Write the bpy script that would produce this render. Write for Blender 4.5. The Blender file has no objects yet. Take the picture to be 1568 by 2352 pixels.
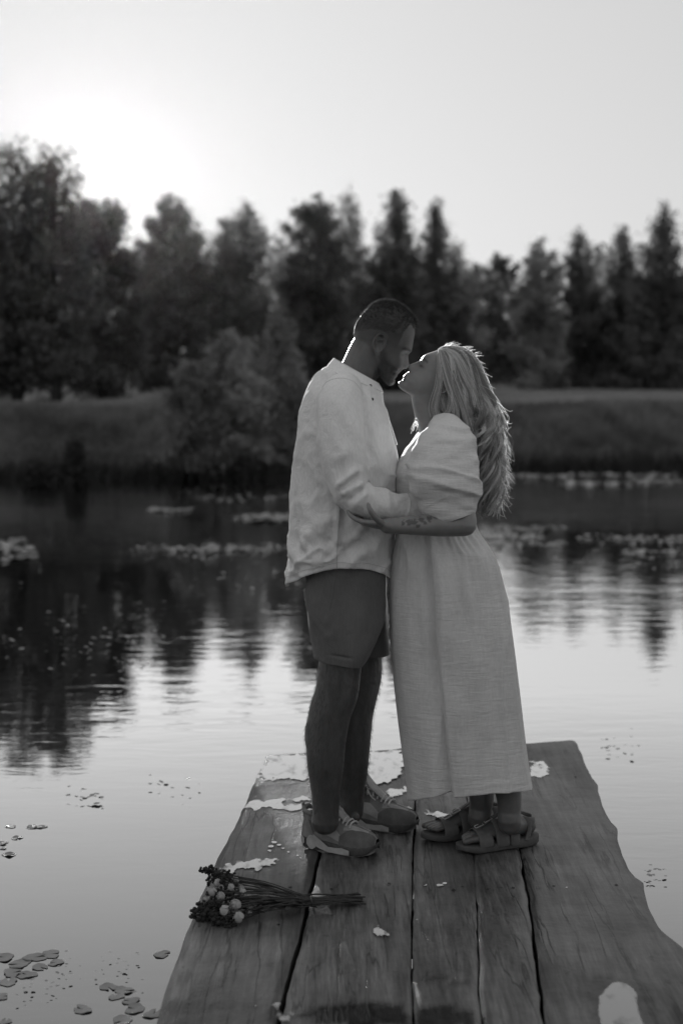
import bpy, math, random
import numpy as np
from mathutils import Vector, Matrix
random.seed(7); RNG = np.random.default_rng(11)
sc = bpy.context.scene
COL = sc.collection
R = math.radians
# ------------------------------------------------------------------ camera
FPX, PITCH, CAMZ = 3267.0, R(5.698), 1.76
cam = bpy.data.objects.new('camera', bpy.data.cameras.new('camera'))
COL.objects.link(cam); sc.camera = cam
cam.location = (0, 0, CAMZ); cam.rotation_euler = (R(90) - PITCH, 0, 0)
cam.data.sensor_fit = 'VERTICAL'; cam.data.sensor_height = 36; cam.data.lens = 50
cam.data.clip_start = 0.05; cam.data.clip_end = 4000
cam.data.dof.use_dof = True; cam.data.dof.focus_distance = 4.70; cam.data.dof.aperture_fstop = 1.9
# ------------------------------------------------------------------ sky, sun, exposure (a black-and-white photograph: neutral light)
SUN_AZ, SUN_EL = R(-9.9), R(7.6)
w = bpy.data.worlds.new('World'); sc.world = w; w.use_nodes = True
nt = w.node_tree; nt.nodes.clear()
sky = nt.nodes.new('ShaderNodeTexSky'); sky.sky_type = 'NISHITA'; sky.sun_disc = False
sky.sun_elevation = SUN_EL; sky.sun_rotation = SUN_AZ; sky.altitude = 0
sky.air_density = 1.0; sky.dust_density = 2.0; sky.ozone_density = 1.0
bw = nt.nodes.new('ShaderNodeRGBToBW'); bg = nt.nodes.new('ShaderNodeBackground'); wo = nt.nodes.new('ShaderNodeOutputWorld')
pw = nt.nodes.new('ShaderNodeMath'); pw.operation = 'POWER'; pw.inputs[1].default_value = 0.17
nt.links.new(sky.outputs[0], bw.inputs[0]); nt.links.new(bw.outputs[0], pw.inputs[0]); nt.links.new(pw.outputs[0], bg.inputs[0]); nt.links.new(bg.outputs[0], wo.inputs[0])
bg.inputs[1].default_value = 0.10
sl = bpy.data.lights.new('sun', 'SUN'); sl.energy = 3.0; sl.angle = R(0.55); sl.color = (1, 1, 1)
so = bpy.data.objects.new('sun', sl); COL.objects.link(so)
SD = Vector((math.sin(SUN_AZ) * math.cos(SUN_EL), math.cos(SUN_AZ) * math.cos(SUN_EL), math.sin(SUN_EL)))
so.rotation_euler = SD.to_track_quat('Z', 'Y').to_euler(); so.location = (-6, 40, 12)
vs = sc.view_settings
vs.view_transform = 'Standard'; vs.look = 'None'; vs.gamma = 1.0; vs.exposure = 2.22; vs.use_curve_mapping = False
cy = sc.cycles
cy.use_denoising = True
try: cy.denoiser = 'OPENIMAGEDENOISE'
except Exception: pass
cy.max_bounces = 7; cy.diffuse_bounces = 3; cy.glossy_bounces = 4; cy.transmission_bounces = 4; cy.transparent_max_bounces = 6
cy.sample_clamp_indirect = 1.0; cy.use_adaptive_sampling = False; cy.caustics_reflective = False; cy.caustics_refractive = False

# ------------------------------------------------------------------ picture point (1568 x 2352 frame) -> a place in the world
CP, SP = math.cos(PITCH), math.sin(PITCH)
def ray(px, py):
    a = (px - 784) / FPX; b = -(py - 1176) / FPX
    return a, CP + b * SP, -SP + b * CP
def at(px, py, Y):
    a, b, c = ray(px, py); t = Y / b
    return np.array((a * t, Y, CAMZ + c * t))
def onz(px, py, z):
    a, b, c = ray(px, py); t = (z - CAMZ) / c
    return np.array((a * t, b * t, z))
# ------------------------------------------------------------------ helpers
def link(o, parent=None):
    COL.objects.link(o)
    if parent is not None:
        o.parent = parent
    return o
def tag(o, label=None, cat=None, group=None, kind=None):
    if label: o['label'] = label
    if cat: o['category'] = cat
    if group: o['group'] = group
    if kind: o['kind'] = kind
    return o
def empty(name, loc=(0, 0, 0)):
    o = bpy.data.objects.new(name, None); o.empty_display_size = 0.1
    link(o); o.location = loc
    return o
def place(o, parent):
    """parent an object built in world coordinates"""
    o.parent = parent
    o.matrix_parent_inverse = Matrix.Translation(-Vector(parent.location)) if parent.parent is None else Matrix.Identity(4)
    return o
def np_mesh(name, V, F, mat=None, smooth=True):
    """V (n,3); F a list of arrays of quads/tris, or one array"""
    me = bpy.data.meshes.new(name)
    V = np.asarray(V, dtype=np.float32).reshape(-1, 3)
    Fs = F if isinstance(F, list) else [F]
    Fs = [np.asarray(f, dtype=np.int32) for f in Fs if len(f)]
    nl = sum(f.size for f in Fs); npoly = sum(len(f) for f in Fs)
    me.vertices.add(len(V)); me.vertices.foreach_set('co', V.ravel())
    me.loops.add(nl); me.loops.foreach_set('vertex_index', np.concatenate([f.ravel() for f in Fs]))
    tot = np.concatenate([np.full(len(f), f.shape[1], dtype=np.int32) for f in Fs])
    st = np.concatenate([[0], np.cumsum(tot)[:-1]]).astype(np.int32)
    me.polygons.add(npoly)
    me.polygons.foreach_set('loop_start', st); me.polygons.foreach_set('loop_total', tot)
    me.polygons.foreach_set('use_smooth', np.full(npoly, smooth, dtype=bool))
    me.update(calc_edges=True); me.validate()
    if mat: me.materials.append(mat)
    return me
def obj(name, V, F, mat=None, parent=None, smooth=True):
    """vertices are in world coordinates; the parent sits wherever it sits"""
    V = np.asarray(V, dtype=np.float64).reshape(-1, 3)
    off = np.zeros(3)
    p = parent
    while p is not None:
        off += np.array(p.location); p = p.parent
    o = bpy.data.objects.new(name, np_mesh(name, V - off, F, mat, smooth))
    return link(o, parent)
class MB:
    """collects vertex/face blocks into one mesh"""
    def __init__(self): self.V = []; self.F = []; self.n = 0
    def add(self, V, F):
        V = np.asarray(V, float).reshape(-1, 3)
        for f in (F if isinstance(F, list) else [F]):
            f = np.asarray(f, int)
            if len(f): self.F.append(f + self.n)
        self.V.append(V); self.n += len(V)
        return self
    def VF(self): return np.concatenate(self.V), self.F
    def build(self, name, mat, parent=None, smooth=True):
        V, F = self.VF(); return obj(name, V, F, mat, parent, smooth)
def grid_faces(n, m, wrap=True):
    i = np.arange(n - 1)[:, None]; j = np.arange(m if wrap else m - 1)[None, :]
    a = i * m + j; b = i * m + (j + 1) % m
    return np.stack([a, b, b + m, a + m], -1).reshape(-1, 4)
def loft(rings, caps=True):
    rings = np.asarray(rings, float); n, m, _ = rings.shape
    V = rings.reshape(-1, 3); F = [grid_faces(n, m)]
    if caps:
        c0 = rings[0].mean(0); c1 = rings[-1].mean(0)
        V = np.concatenate([V, [c0, c1]]); j = np.arange(m); k = (j + 1) % m
        F.append(np.stack([k, j, np.full(m, n * m)], -1))
        F.append(np.stack([(n - 1) * m + j, (n - 1) * m + k, np.full(m, n * m + 1)], -1))
    return V, F
def crom(P, n):
    """Catmull-Rom through rows of P, n samples"""
    P = np.asarray(P, float); k = len(P)
    if k == 2: return P[0] + (P[1] - P[0]) * np.linspace(0, 1, n)[:, None]
    Q = np.concatenate([[2 * P[0] - P[1]], P, [2 * P[-1] - P[-2]]])
    t = np.linspace(0, k - 1 - 1e-9, n); i = t.astype(int); u = (t - i)[:, None]
    a, b, c, d = Q[i], Q[i + 1], Q[i + 2], Q[i + 3]
    return 0.5 * (2 * b + (c - a) * u + (2 * a - 5 * b + 4 * c - d) * u ** 2 + (3 * b - a - 3 * c + d) * u ** 3)
def nrm(v): return v / (np.linalg.norm(v, axis=-1, keepdims=True) + 1e-12)
def tube_rings(path, ra, rb=None, m=14, side=(0, 1, 0), n=None, round_ends=0):
    """elliptical tube; ra along `side` (made perpendicular), rb across"""
    path = np.asarray(path, float); k = len(path)
    ra = np.broadcast_to(np.asarray(ra, float), (k,)); rb = ra if rb is None else np.broadcast_to(np.asarray(rb, float), (k,))
    if n:
        D = crom(np.column_stack([path, ra, rb]), n); path, ra, rb = D[:, :3], D[:, 3], D[:, 4]
    T = nrm(np.gradient(path, axis=0)); S = np.asarray(side, float)
    S = nrm(S - (T @ S)[:, None] * T); B = np.cross(T, S)
    if round_ends:
        q = np.linspace(0, math.pi / 2, round_ends + 1)[1:]
        def cap(p, t, s, b, a_, b_, sg):
            out = []
            for x in q:
                out.append((p + sg * t * math.sin(x) * min(a_, b_), s, b, a_ * max(math.cos(x), .03), b_ * max(math.cos(x), .03)))
            return out
        A = cap(path[0], T[0], S[0], B[0], ra[0], rb[0], -1)[::-1]; Z = cap(path[-1], T[-1], S[-1], B[-1], ra[-1], rb[-1], 1)
        rows = A + [(path[i], S[i], B[i], ra[i], rb[i]) for i in range(len(path))] + Z
        path = np.array([r[0] for r in rows]); S = np.array([r[1] for r in rows]); B = np.array([r[2] for r in rows])
        ra = np.array([r[3] for r in rows]); rb = np.array([r[4] for r in rows])
    th = np.linspace(0, 2 * math.pi, m, endpoint=False)
    return path[:, None] + (np.cos(th)[None, :] * ra[:, None])[..., None] * S[:, None] + (np.sin(th)[None, :] * rb[:, None])[..., None] * B[:, None]
def tube(path, ra, rb=None, m=14, side=(0, 1, 0), n=None, round_ends=3):
    return loft(tube_rings(path, ra, rb, m, side, n, round_ends))
def ellipsoid(c, r, n=10, m=16, rot=None):
    ph = np.linspace(0.02, math.pi - 0.02, n); th = np.linspace(0, 2 * math.pi, m, endpoint=False)
    P = np.stack([np.sin(ph)[:, None] * np.cos(th), np.sin(ph)[:, None] * np.sin(th), np.cos(ph)[:, None] * np.ones(m)], -1) * np.asarray(r)
    if rot is not None: P = P @ np.asarray(rot).T
    return loft(P[::-1] + np.asarray(c))
def sstep(a, b, x):
    t = np.clip((x - a) / (b - a), 0, 1); return t * t * (3 - 2 * t)
def gss(x, s): return np.exp(-(x / s) ** 2)
def _hash(i, j, k, s):
    h = (i * 374761393 + j * 668265263 + k * 2147483647 + s * 1274126177) & 0xFFFFFFFF
    h = ((h ^ (h >> 13)) * 1274126177) & 0xFFFFFFFF
    return ((h ^ (h >> 16)) & 0xFFFF) / 65535.0
def vnoise(P, seed=0):
    P = np.asarray(P, float); I = np.floor(P).astype(np.int64); U = P - I; U = U * U * (3 - 2 * U)
    r = 0
    for a in (0, 1):
        for b in (0, 1):
            for c in (0, 1):
                wgt = (U[..., 0] if a else 1 - U[..., 0]) * (U[..., 1] if b else 1 - U[..., 1]) * (U[..., 2] if c else 1 - U[..., 2])
                r = r + wgt * _hash(I[..., 0] + a, I[..., 1] + b, I[..., 2] + c, seed)
    return r * 2 - 1
def fbm(P, seed=0, o=3):
    r = 0; a = 1.0; P = np.asarray(P, float)
    for k in range(o): r = r + a * vnoise(P * 2 ** k, seed + k * 17); a *= .5
    return r
def ip(x, xs, ys): return np.interp(x, xs, ys)
def evaluated(o):
    dg = bpy.context.evaluated_depsgraph_get()
    return bpy.data.meshes.new_from_object(o.evaluated_get(dg))
# ------------------------------------------------------------------ materials
def mat(name):
    m = bpy.data.materials.new(name); m.use_nodes = True
    n = m.node_tree; n.nodes.clear()
    out = n.nodes.new('ShaderNodeOutputMaterial')
    return m, n, out
def N(nt, t, **kw):
    x = nt.nodes.new(t)
    for k, v in kw.items(): setattr(x, k, v)
    return x
def L(nt, a, b): nt.links.new(a, b)
def g(v): return (v, v, v, 1)
def coords(nt, scale=(1, 1, 1), space='Object'):
    tc = N(nt, 'ShaderNodeTexCoord'); mp = N(nt, 'ShaderNodeMapping'); mp.inputs['Scale'].default_value = scale
    if space == 'World':
        ge = N(nt, 'ShaderNodeNewGeometry'); L(nt, ge.outputs['Position'], mp.inputs[0])
    else: L(nt, tc.outputs['Object'], mp.inputs[0])
    return mp.outputs[0]
def noise(nt, vec, scale, detail=4, rough=.55, dist=0):
    x = N(nt, 'ShaderNodeTexNoise'); x.inputs['Scale'].default_value = scale; x.inputs['Detail'].default_value = detail
    x.inputs['Roughness'].default_value = rough; x.inputs['Distortion'].default_value = dist
    L(nt, vec, x.inputs['Vector']); return x.outputs[0]
def ramp(nt, fac, a, b, va, vb):
    r = N(nt, 'ShaderNodeMapRange'); r.inputs[1].default_value = a; r.inputs[2].default_value = b
    r.inputs[3].default_value = va; r.inputs[4].default_value = vb; L(nt, fac, r.inputs[0]); return r.outputs[0]
def math_(nt, op, a, b=None):
    x = N(nt, 'ShaderNodeMath', operation=op)
    for i, v in enumerate((a, b)):
        if v is None: continue
        if isinstance(v, (int, float)): x.inputs[i].default_value = v
        else: L(nt, v, x.inputs[i])
    return x.outputs[0]
def bump(nt, h, strength, dist=.01, normal=None):
    b = N(nt, 'ShaderNodeBump'); b.inputs['Strength'].default_value = strength; b.inputs['Distance'].default_value = dist
    L(nt, h, b.inputs['Height'])
    if normal is not None: L(nt, normal, b.inputs['Normal'])
    return b.outputs[0]
def pbsdf(nt, out, rough=.6, spec=.3):
    p = N(nt, 'ShaderNodeBsdfPrincipled'); p.inputs['Roughness'].default_value = rough
    p.inputs['Specular IOR Level'].default_value = spec; L(nt, p.outputs[0], out.inputs[0]); return p
def cloth_mat(name, v, var=.15, weave=900, crinkle=None, translucent=.0, bstr=.25):
    m, n, out = mat(name); p = pbsdf(n, out, .9, .1)
    c = coords(n, space='World'); k = noise(n, c, 9, 5); k2 = noise(n, coords(n, (1, 1, .25), 'World'), 160, 2)
    col = math_(n, 'ADD', ramp(n, k, .3, .7, v * (1 - var), v * (1 + var * .6)), ramp(n, k2, .3, .7, -v * .05, v * .05))
    L(n, col, p.inputs['Base Color'])
    b = bump(n, noise(n, c, weave * .35, 2), .12, .002)
    if crinkle:
        b = bump(n, noise(n, coords(n, crinkle, 'World'), 1, 3, .6, .6), bstr, .012, b)
    else:
        b = bump(n, noise(n, coords(n, (9, 9, 5), 'World'), 2.2, 5, .6, 1.2), bstr, .03, b)
    L(n, b, p.inputs['Normal'])
    p.inputs['Sheen Weight'].default_value = .15; p.inputs['Sheen Roughness'].default_value = .5
    if translucent:
        t = N(n, 'ShaderNodeBsdfTranslucent'); L(n, col, t.inputs[0]); L(n, b, t.inputs[1])
        x = N(n, 'ShaderNodeMixShader'); x.inputs[0].default_value = translucent
        L(n, p.outputs[0], x.inputs[1]); L(n, t.outputs[0], x.inputs[2]); L(n, x.outputs[0], out.inputs[0])
    return m
def skin_mat(name, v):
    m, n, out = mat(name); p = pbsdf(n, out, .40, .5)
    a = N(n, 'ShaderNodeAttribute', attribute_name='tone')
    c = coords(n, space='World'); k = noise(n, c, 26, 4)
    col = math_(n, 'MULTIPLY', a.outputs['Fac'], ramp(n, k, .3, .7, v * .86, v * 1.12)); L(n, col, p.inputs['Base Color'])
    L(n, bump(n, noise(n, c, 420, 3), .12, .002), p.inputs['Normal'])
    p.inputs['Subsurface Weight'].default_value = .12; p.inputs['Subsurface Scale'].default_value = .008
    return m
def hair_mat(name, v, tr=.35, rough=.35):
    m, n, out = mat(name); p = pbsdf(n, out, rough, .45)
    a = N(n, 'ShaderNodeAttribute', attribute_name='tone')
    col = math_(n, 'MULTIPLY', a.outputs['Fac'], v); L(n, col, p.inputs['Base Color'])
    t = N(n, 'ShaderNodeBsdfTranslucent'); L(n, col, t.inputs[0])
    x = N(n, 'ShaderNodeMixShader'); x.inputs[0].default_value = tr
    L(n, p.outputs[0], x.inputs[1]); L(n, t.outputs[0], x.inputs[2]); L(n, x.outputs[0], out.inputs[0]); return m
def plain_mat(name, v, rough=.7, spec=.3, var=.2, scale=30, bstr=.15, bscale=200):
    m, n, out = mat(name); p = pbsdf(n, out, rough, spec); c = coords(n)
    L(n, ramp(n, noise(n, c, scale, 4), .3, .7, v * (1 - var), v * (1 + var)), p.inputs['Base Color'])
    L(n, bump(n, noise(n, c, bscale, 3), bstr, .003), p.inputs['Normal']); return m
def leaf_mat(name, v, tr=.35, var=.5, scale=.9):
    m, n, out = mat(name)
    c = coords(n, space='World'); k = noise(n, c, scale, 3)
    col = ramp(n, k, .3, .7, v * (1 - var), v * (1 + var))
    d = N(n, 'ShaderNodeBsdfDiffuse'); L(n, col, d.inputs[0])
    t = N(n, 'ShaderNodeBsdfTranslucent'); L(n, math_(n, 'MULTIPLY', col, 1.5), t.inputs[0])
    x = N(n, 'ShaderNodeMixShader'); x.inputs[0].default_value = tr
    L(n, d.outputs[0], x.inputs[1]); L(n, t.outputs[0], x.inputs[2])
    gl = N(n, 'ShaderNodeBsdfGlossy'); gl.inputs['Roughness'].default_value = .45; gl.inputs[0].default_value = g(.6)
    y = N(n, 'ShaderNodeMixShader'); y.inputs[0].default_value = .05
    L(n, x.outputs[0], y.inputs[1]); L(n, gl.outputs[0], y.inputs[2]); L(n, y.outputs[0], out.inputs[0]); return m
def water_mat(name, rippled=True):
    m, n, out = mat(name)
    gl = N(n, 'ShaderNodeBsdfGlossy'); gl.inputs[0].default_value = g(.93); gl.inputs['Roughness'].default_value = .012
    d = N(n, 'ShaderNodeBsdfDiffuse'); d.inputs[0].default_value = g(.02)
    fr = N(n, 'ShaderNodeFresnel'); fr.inputs[0].default_value = 1.33
    x = N(n, 'ShaderNodeMixShader'); mf_ = math_(n, 'MULTIPLY', fr.outputs[0], 3.8); mf_.node.use_clamp = True; L(n, mf_, x.inputs[0]); L(n, d.outputs[0], x.inputs[1]); L(n, gl.outputs[0], x.inputs[2])
    L(n, x.outputs[0], out.inputs[0])
    if not rippled:    # a film a few millimetres deep: grit and grain break the mirror
        k = ramp(n, noise(n, coords(n, (1, .45, 1), 'World'), 22, 4, .6), .30, .46, .55, 1.0)
        L(n, math_(n, 'MULTIPLY', mf_, k), x.inputs[0]); d.inputs[0].default_value = g(.05); gl.inputs['Roughness'].default_value = .03
        ea = N(n, 'ShaderNodeAttribute', attribute_name='depth'); tr_ = N(n, 'ShaderNodeBsdfTransparent'); ms = N(n, 'ShaderNodeMixShader')
        L(n, ea.outputs['Fac'], ms.inputs[0]); L(n, tr_.outputs[0], ms.inputs[1]); L(n, x.outputs[0], ms.inputs[2]); L(n, ms.outputs[0], out.inputs[0])
    if rippled:
        c1 = coords(n, (1.0, 3.4, 1), 'World'); c2 = coords(n, (.35, 1.1, 1), 'World'); c3 = coords(n, (.10, .16, 1), 'World')
        h = math_(n, 'ADD', noise(n, c1, 2.6, 3, .55, .4), math_(n, 'MULTIPLY', noise(n, c2, 1.0, 2), 1.4))
        patch = ramp(n, noise(n, c3, 1.6, 2), .40, .62, .12, 1.0)
        ge = N(n, 'ShaderNodeNewGeometry'); sp = N(n, 'ShaderNodeSeparateXYZ'); L(n, ge.outputs['Position'], sp.inputs[0])
        calm = ramp(n, sp.outputs[1], 5.5, 12.0, .10, 1.0)     # the lee of the dock lies still
        b = N(n, 'ShaderNodeBump'); b.inputs['Distance'].default_value = .02
        L(n, h, b.inputs['Height']); L(n, math_(n, 'MULTIPLY', math_(n, 'MULTIPLY', patch, calm), .38), b.inputs['Strength'])
        L(n, b.outputs[0], gl.inputs['Normal']); L(n, b.outputs[0], fr.inputs['Normal'])
    return m
def wood_mat(name, v=.17):
    m, n, out = mat(name); p = pbsdf(n, out, .55, .35)
    c = coords(n, (1, .07, 1), 'World'); cw = coords(n, (1, 1, 1), 'World')
    oi = N(n, 'ShaderNodeObjectInfo')
    warp = noise(n, coords(n, (1, .25, 1), 'World'), 3.5, 3)
    ad = N(n, 'ShaderNodeVectorMath', operation='ADD'); cb = N(n, 'ShaderNodeCombineXYZ')
    L(n, math_(n, 'ADD', math_(n, 'MULTIPLY', warp, .03), math_(n, 'MULTIPLY', oi.outputs['Random'], 5)), cb.inputs[0])
    L(n, c, ad.inputs[0]); L(n, cb.outputs[0], ad.inputs[1])
    grain = noise(n, ad.outputs[0], 150, 5, .7); broad = noise(n, ad.outputs[0], 11, 3)
    blotch = noise(n, cw, 3.2, 5, .6); spots = noise(n, coords(n, (1, .6, 1), 'World'), 26, 3)
    damp = noise(n, coords(n, (1, .7, 1), 'World'), 1.7, 4, .6)
    col = math_(n, 'MULTIPLY', ramp(n, grain, .25, .75, .35, 1.65), math_(n, 'MULTIPLY', ramp(n, broad, .3, .7, .7, 1.3), ramp(n, noise(n, ad.outputs[0], 48, 4, .6), .3, .7, .62, 1.38)))
    col = math_(n, 'MULTIPLY', col, ramp(n, blotch, .3, .7, .6, 1.35))
    col = math_(n, 'MULTIPLY', col, ramp(n, spots, .66, .74, 1.0, .45))
    col = math_(n, 'MULTIPLY', col, math_(n, 'ADD', .85, math_(n, 'MULTIPLY', oi.outputs['Random'], .3)))
    col = math_(n, 'MULTIPLY', col, v)
    # drying cracks that run with the grain
    vo = N(n, 'ShaderNodeTexNoise'); vo.inputs['Scale'].default_value = 16; vo.inputs['Detail'].default_value = 4
    L(n, ad.outputs[0], vo.inputs['Vector'])
    crack = ramp(n, math_(n, 'ABSOLUTE', math_(n, 'SUBTRACT', vo.outputs[0], .5)), 0.0, .022, 0.0, 1.0)
    gate = ramp(n, noise(n, coords(n, (1, .35, 1), 'World'), 5, 2), .46, .54, 1.0, 0.0)
    crack = math_(n, 'MAXIMUM', crack, gate)
    col = math_(n, 'MULTIPLY', col, ramp(n, crack, 0, 1, .3, 1.0))
    # soaked dark patches (a thing's own stain): masks by place on the deck
    at_ = N(n, 'ShaderNodeAttribute', attribute_name='wet')
    wet = at_.outputs['Fac']
    col = math_(n, 'MULTIPLY', col, ramp(n, wet, 0, 1, 1.0, .14))
    L(n, col, p.inputs['Base Color']); L(n, ramp(n, wet, 0, 1, .35, .12), p.inputs['Specular IOR Level'])
    rg = math_(n, 'ADD', ramp(n, damp, .4, .65, .36, .62), ramp(n, grain, .3, .7, -.08, .08))
    scf = noise(n, coords(n, (1, .5, 1), 'World'), 45, 4, .7); col2 = None
    L(n, math_(n, 'MULTIPLY', rg, ramp(n, wet, 0, 1, 1.0, .45)), p.inputs['Roughness'])
    hh = math_(n, 'ADD', math_(n, 'MULTIPLY', grain, .35), math_(n, 'MULTIPLY', crack, .7))
    b = bump(n, hh, .45, .004); b = bump(n, noise(n, cw, 7, 4), .35, .02, b)
    L(n, b, p.inputs['Normal']); return m
def ground_mat(name):
    m, n, out = mat(name); p = pbsdf(n, out, .95, .05); c = coords(n, space='World')
    col = math_(n, 'MULTIPLY', ramp(n, noise(n, c, .8, 5, .6), .3, .7, .035, .085), ramp(n, noise(n, c, 14, 4), .3, .7, .5, 1.5))
    ge = N(n, 'ShaderNodeNewGeometry'); sp = N(n, 'ShaderNodeSeparateXYZ'); L(n, ge.outputs['Position'], sp.inputs[0])
    col = math_(n, 'MULTIPLY', col, ramp(n, sp.outputs[2], 1.06, 1.16, 1.0, 4.2))    # lawn on top of the bank, its sunlit look put into the colour
    L(n, col, p.inputs['Base Color']); L(n, bump(n, noise(n, c, 9, 6, .7), .9, .12), p.inputs['Normal']); return m
M = dict(
    shirt=cloth_mat('linen_shirt', .86, .06, bstr=.35, translucent=.12),
    dress=cloth_mat('gauze_dress', .76, .07, crinkle=(14, 14, 95), translucent=.18, bstr=.32),
    shorts=cloth_mat('dark_cotton', .13, .15, bstr=.25),
    skin_m=skin_mat('tanned_skin', .115), skin_w=skin_mat('fair_skin', .20),
    hair_m=hair_mat('short_dark_hair', .05, .05, .6), hair_tip=hair_mat('short_hair_tips', .16, .75), hair_w=hair_mat('long_blond_hair', .78, .48),
    button=plain_mat('dark_button', .03, .4), seam=cloth_mat('shirt_seam', .80, .05), stitch=cloth_mat('shirt_stitching', .60, .1),
    shoe=plain_mat('shoe_suede', .20, .8, .2), shoe_dark=plain_mat('shoe_dark_suede', .12, .8, .2), shoe_light=plain_mat('shoe_mesh', .32, .8, .2),
    rubber=plain_mat('dark_rubber', .06, .6, .3), foam=plain_mat('pale_foam', .38, .6, .3), lace=plain_mat('lace_cord', .45, .9, .1),
    sandal=plain_mat('sandal_leather', .13, .6, .3), sandal_sole=plain_mat('sandal_sole', .09, .7, .3), metal=plain_mat('buckle_metal', .5, .3, .6),
    wood=wood_mat('weathered_plank', .088), beam=wood_mat('wet_beam', .08),
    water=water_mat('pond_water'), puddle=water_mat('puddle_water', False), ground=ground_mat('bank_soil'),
    grass=leaf_mat('grass_blades', .20, .3, .5, .5), lawn=leaf_mat('sunlit_lawn', .30, .3, .3, .3), reed=leaf_mat('dark_reeds', .03, .3, .4, 2),  # lawn blades kept pale to carry the sunlit look of the bank top
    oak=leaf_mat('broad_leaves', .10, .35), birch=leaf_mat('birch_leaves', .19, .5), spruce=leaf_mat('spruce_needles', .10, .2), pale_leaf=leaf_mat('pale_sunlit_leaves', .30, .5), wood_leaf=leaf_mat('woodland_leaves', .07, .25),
    willow=leaf_mat('willow_leaves', .26, .35), bark=plain_mat('rough_bark', .05, .95, .1, .5, 12, .8, 30), pale_bark=plain_mat('pale_bark', .2, .9, .1, .6, 7, .5, 30),
    pad=plain_mat('lily_pad_leaf', .20, .35, .5, .3, 9, .3, 40), fleck=plain_mat('pondweed_leaf', .26, .4, .5, .4, 6, .2, 30),
    stem=plain_mat('bouquet_stem', .035, .7), petal=leaf_mat('pale_petals', .40, .2, .12, 40), dark_bloom=plain_mat('dark_bloom', .025, .9), bleaf=leaf_mat('bouquet_leaf', .035, .15),
)
# ------------------------------------------------------------------ ground: one sheet, the pond a hollow in it
def shore(x): return 24.0 + np.clip(.27 * x, -2.6, 2.6) + .25 * np.sin(x * .9) + .12 * np.sin(x * 2.3 + 1)
def ground_z(x, y):
    x = np.asarray(x, float); y = np.asarray(y, float)
    s = np.maximum(np.maximum(y - shore(x), -2.6 - y + .2 * np.sin(x)), np.abs(x) - 34)
    z = np.where(s < 0, -1.1 * sstep(0, 2.2, -s) - .02, 1.27 * sstep(-.35, 3.0, s) ** 1.0 + .0025 * np.clip(s - 3, 0, 60))
    z = np.where(s < 0, z, np.maximum(z - .07, -.02 + .3 * np.clip(s, 0, .2)))
    far = np.clip(s, 0, 30)
    return z + .05 * fbm(np.stack([x * .6, y * .6, 0 * x], -1), 5) * sstep(0, 1.5, far) * (1 - .6 * sstep(3, 6, far))
gx = np.concatenate([-np.geomspace(240, 40, 10), np.linspace(-36, 36, 150), np.geomspace(40, 240, 10)])
gy = np.concatenate([-np.geomspace(240, 12, 10), np.linspace(-10, 18, 40), np.linspace(18.3, 34, 110), np.geomspace(35, 240, 22)])
X, Y = np.meshgrid(gx, gy)
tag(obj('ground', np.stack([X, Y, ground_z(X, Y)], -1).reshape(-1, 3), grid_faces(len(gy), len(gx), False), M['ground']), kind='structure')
wx = np.linspace(-37, 37, 12); wy = np.linspace(-6, 31, 10); X, Y = np.meshgrid(wx, wy)
tag(obj('water', np.stack([X, Y, 0 * X], -1).reshape(-1, 3), grid_faces(10, 12, False), M['water']), kind='structure')

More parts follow.
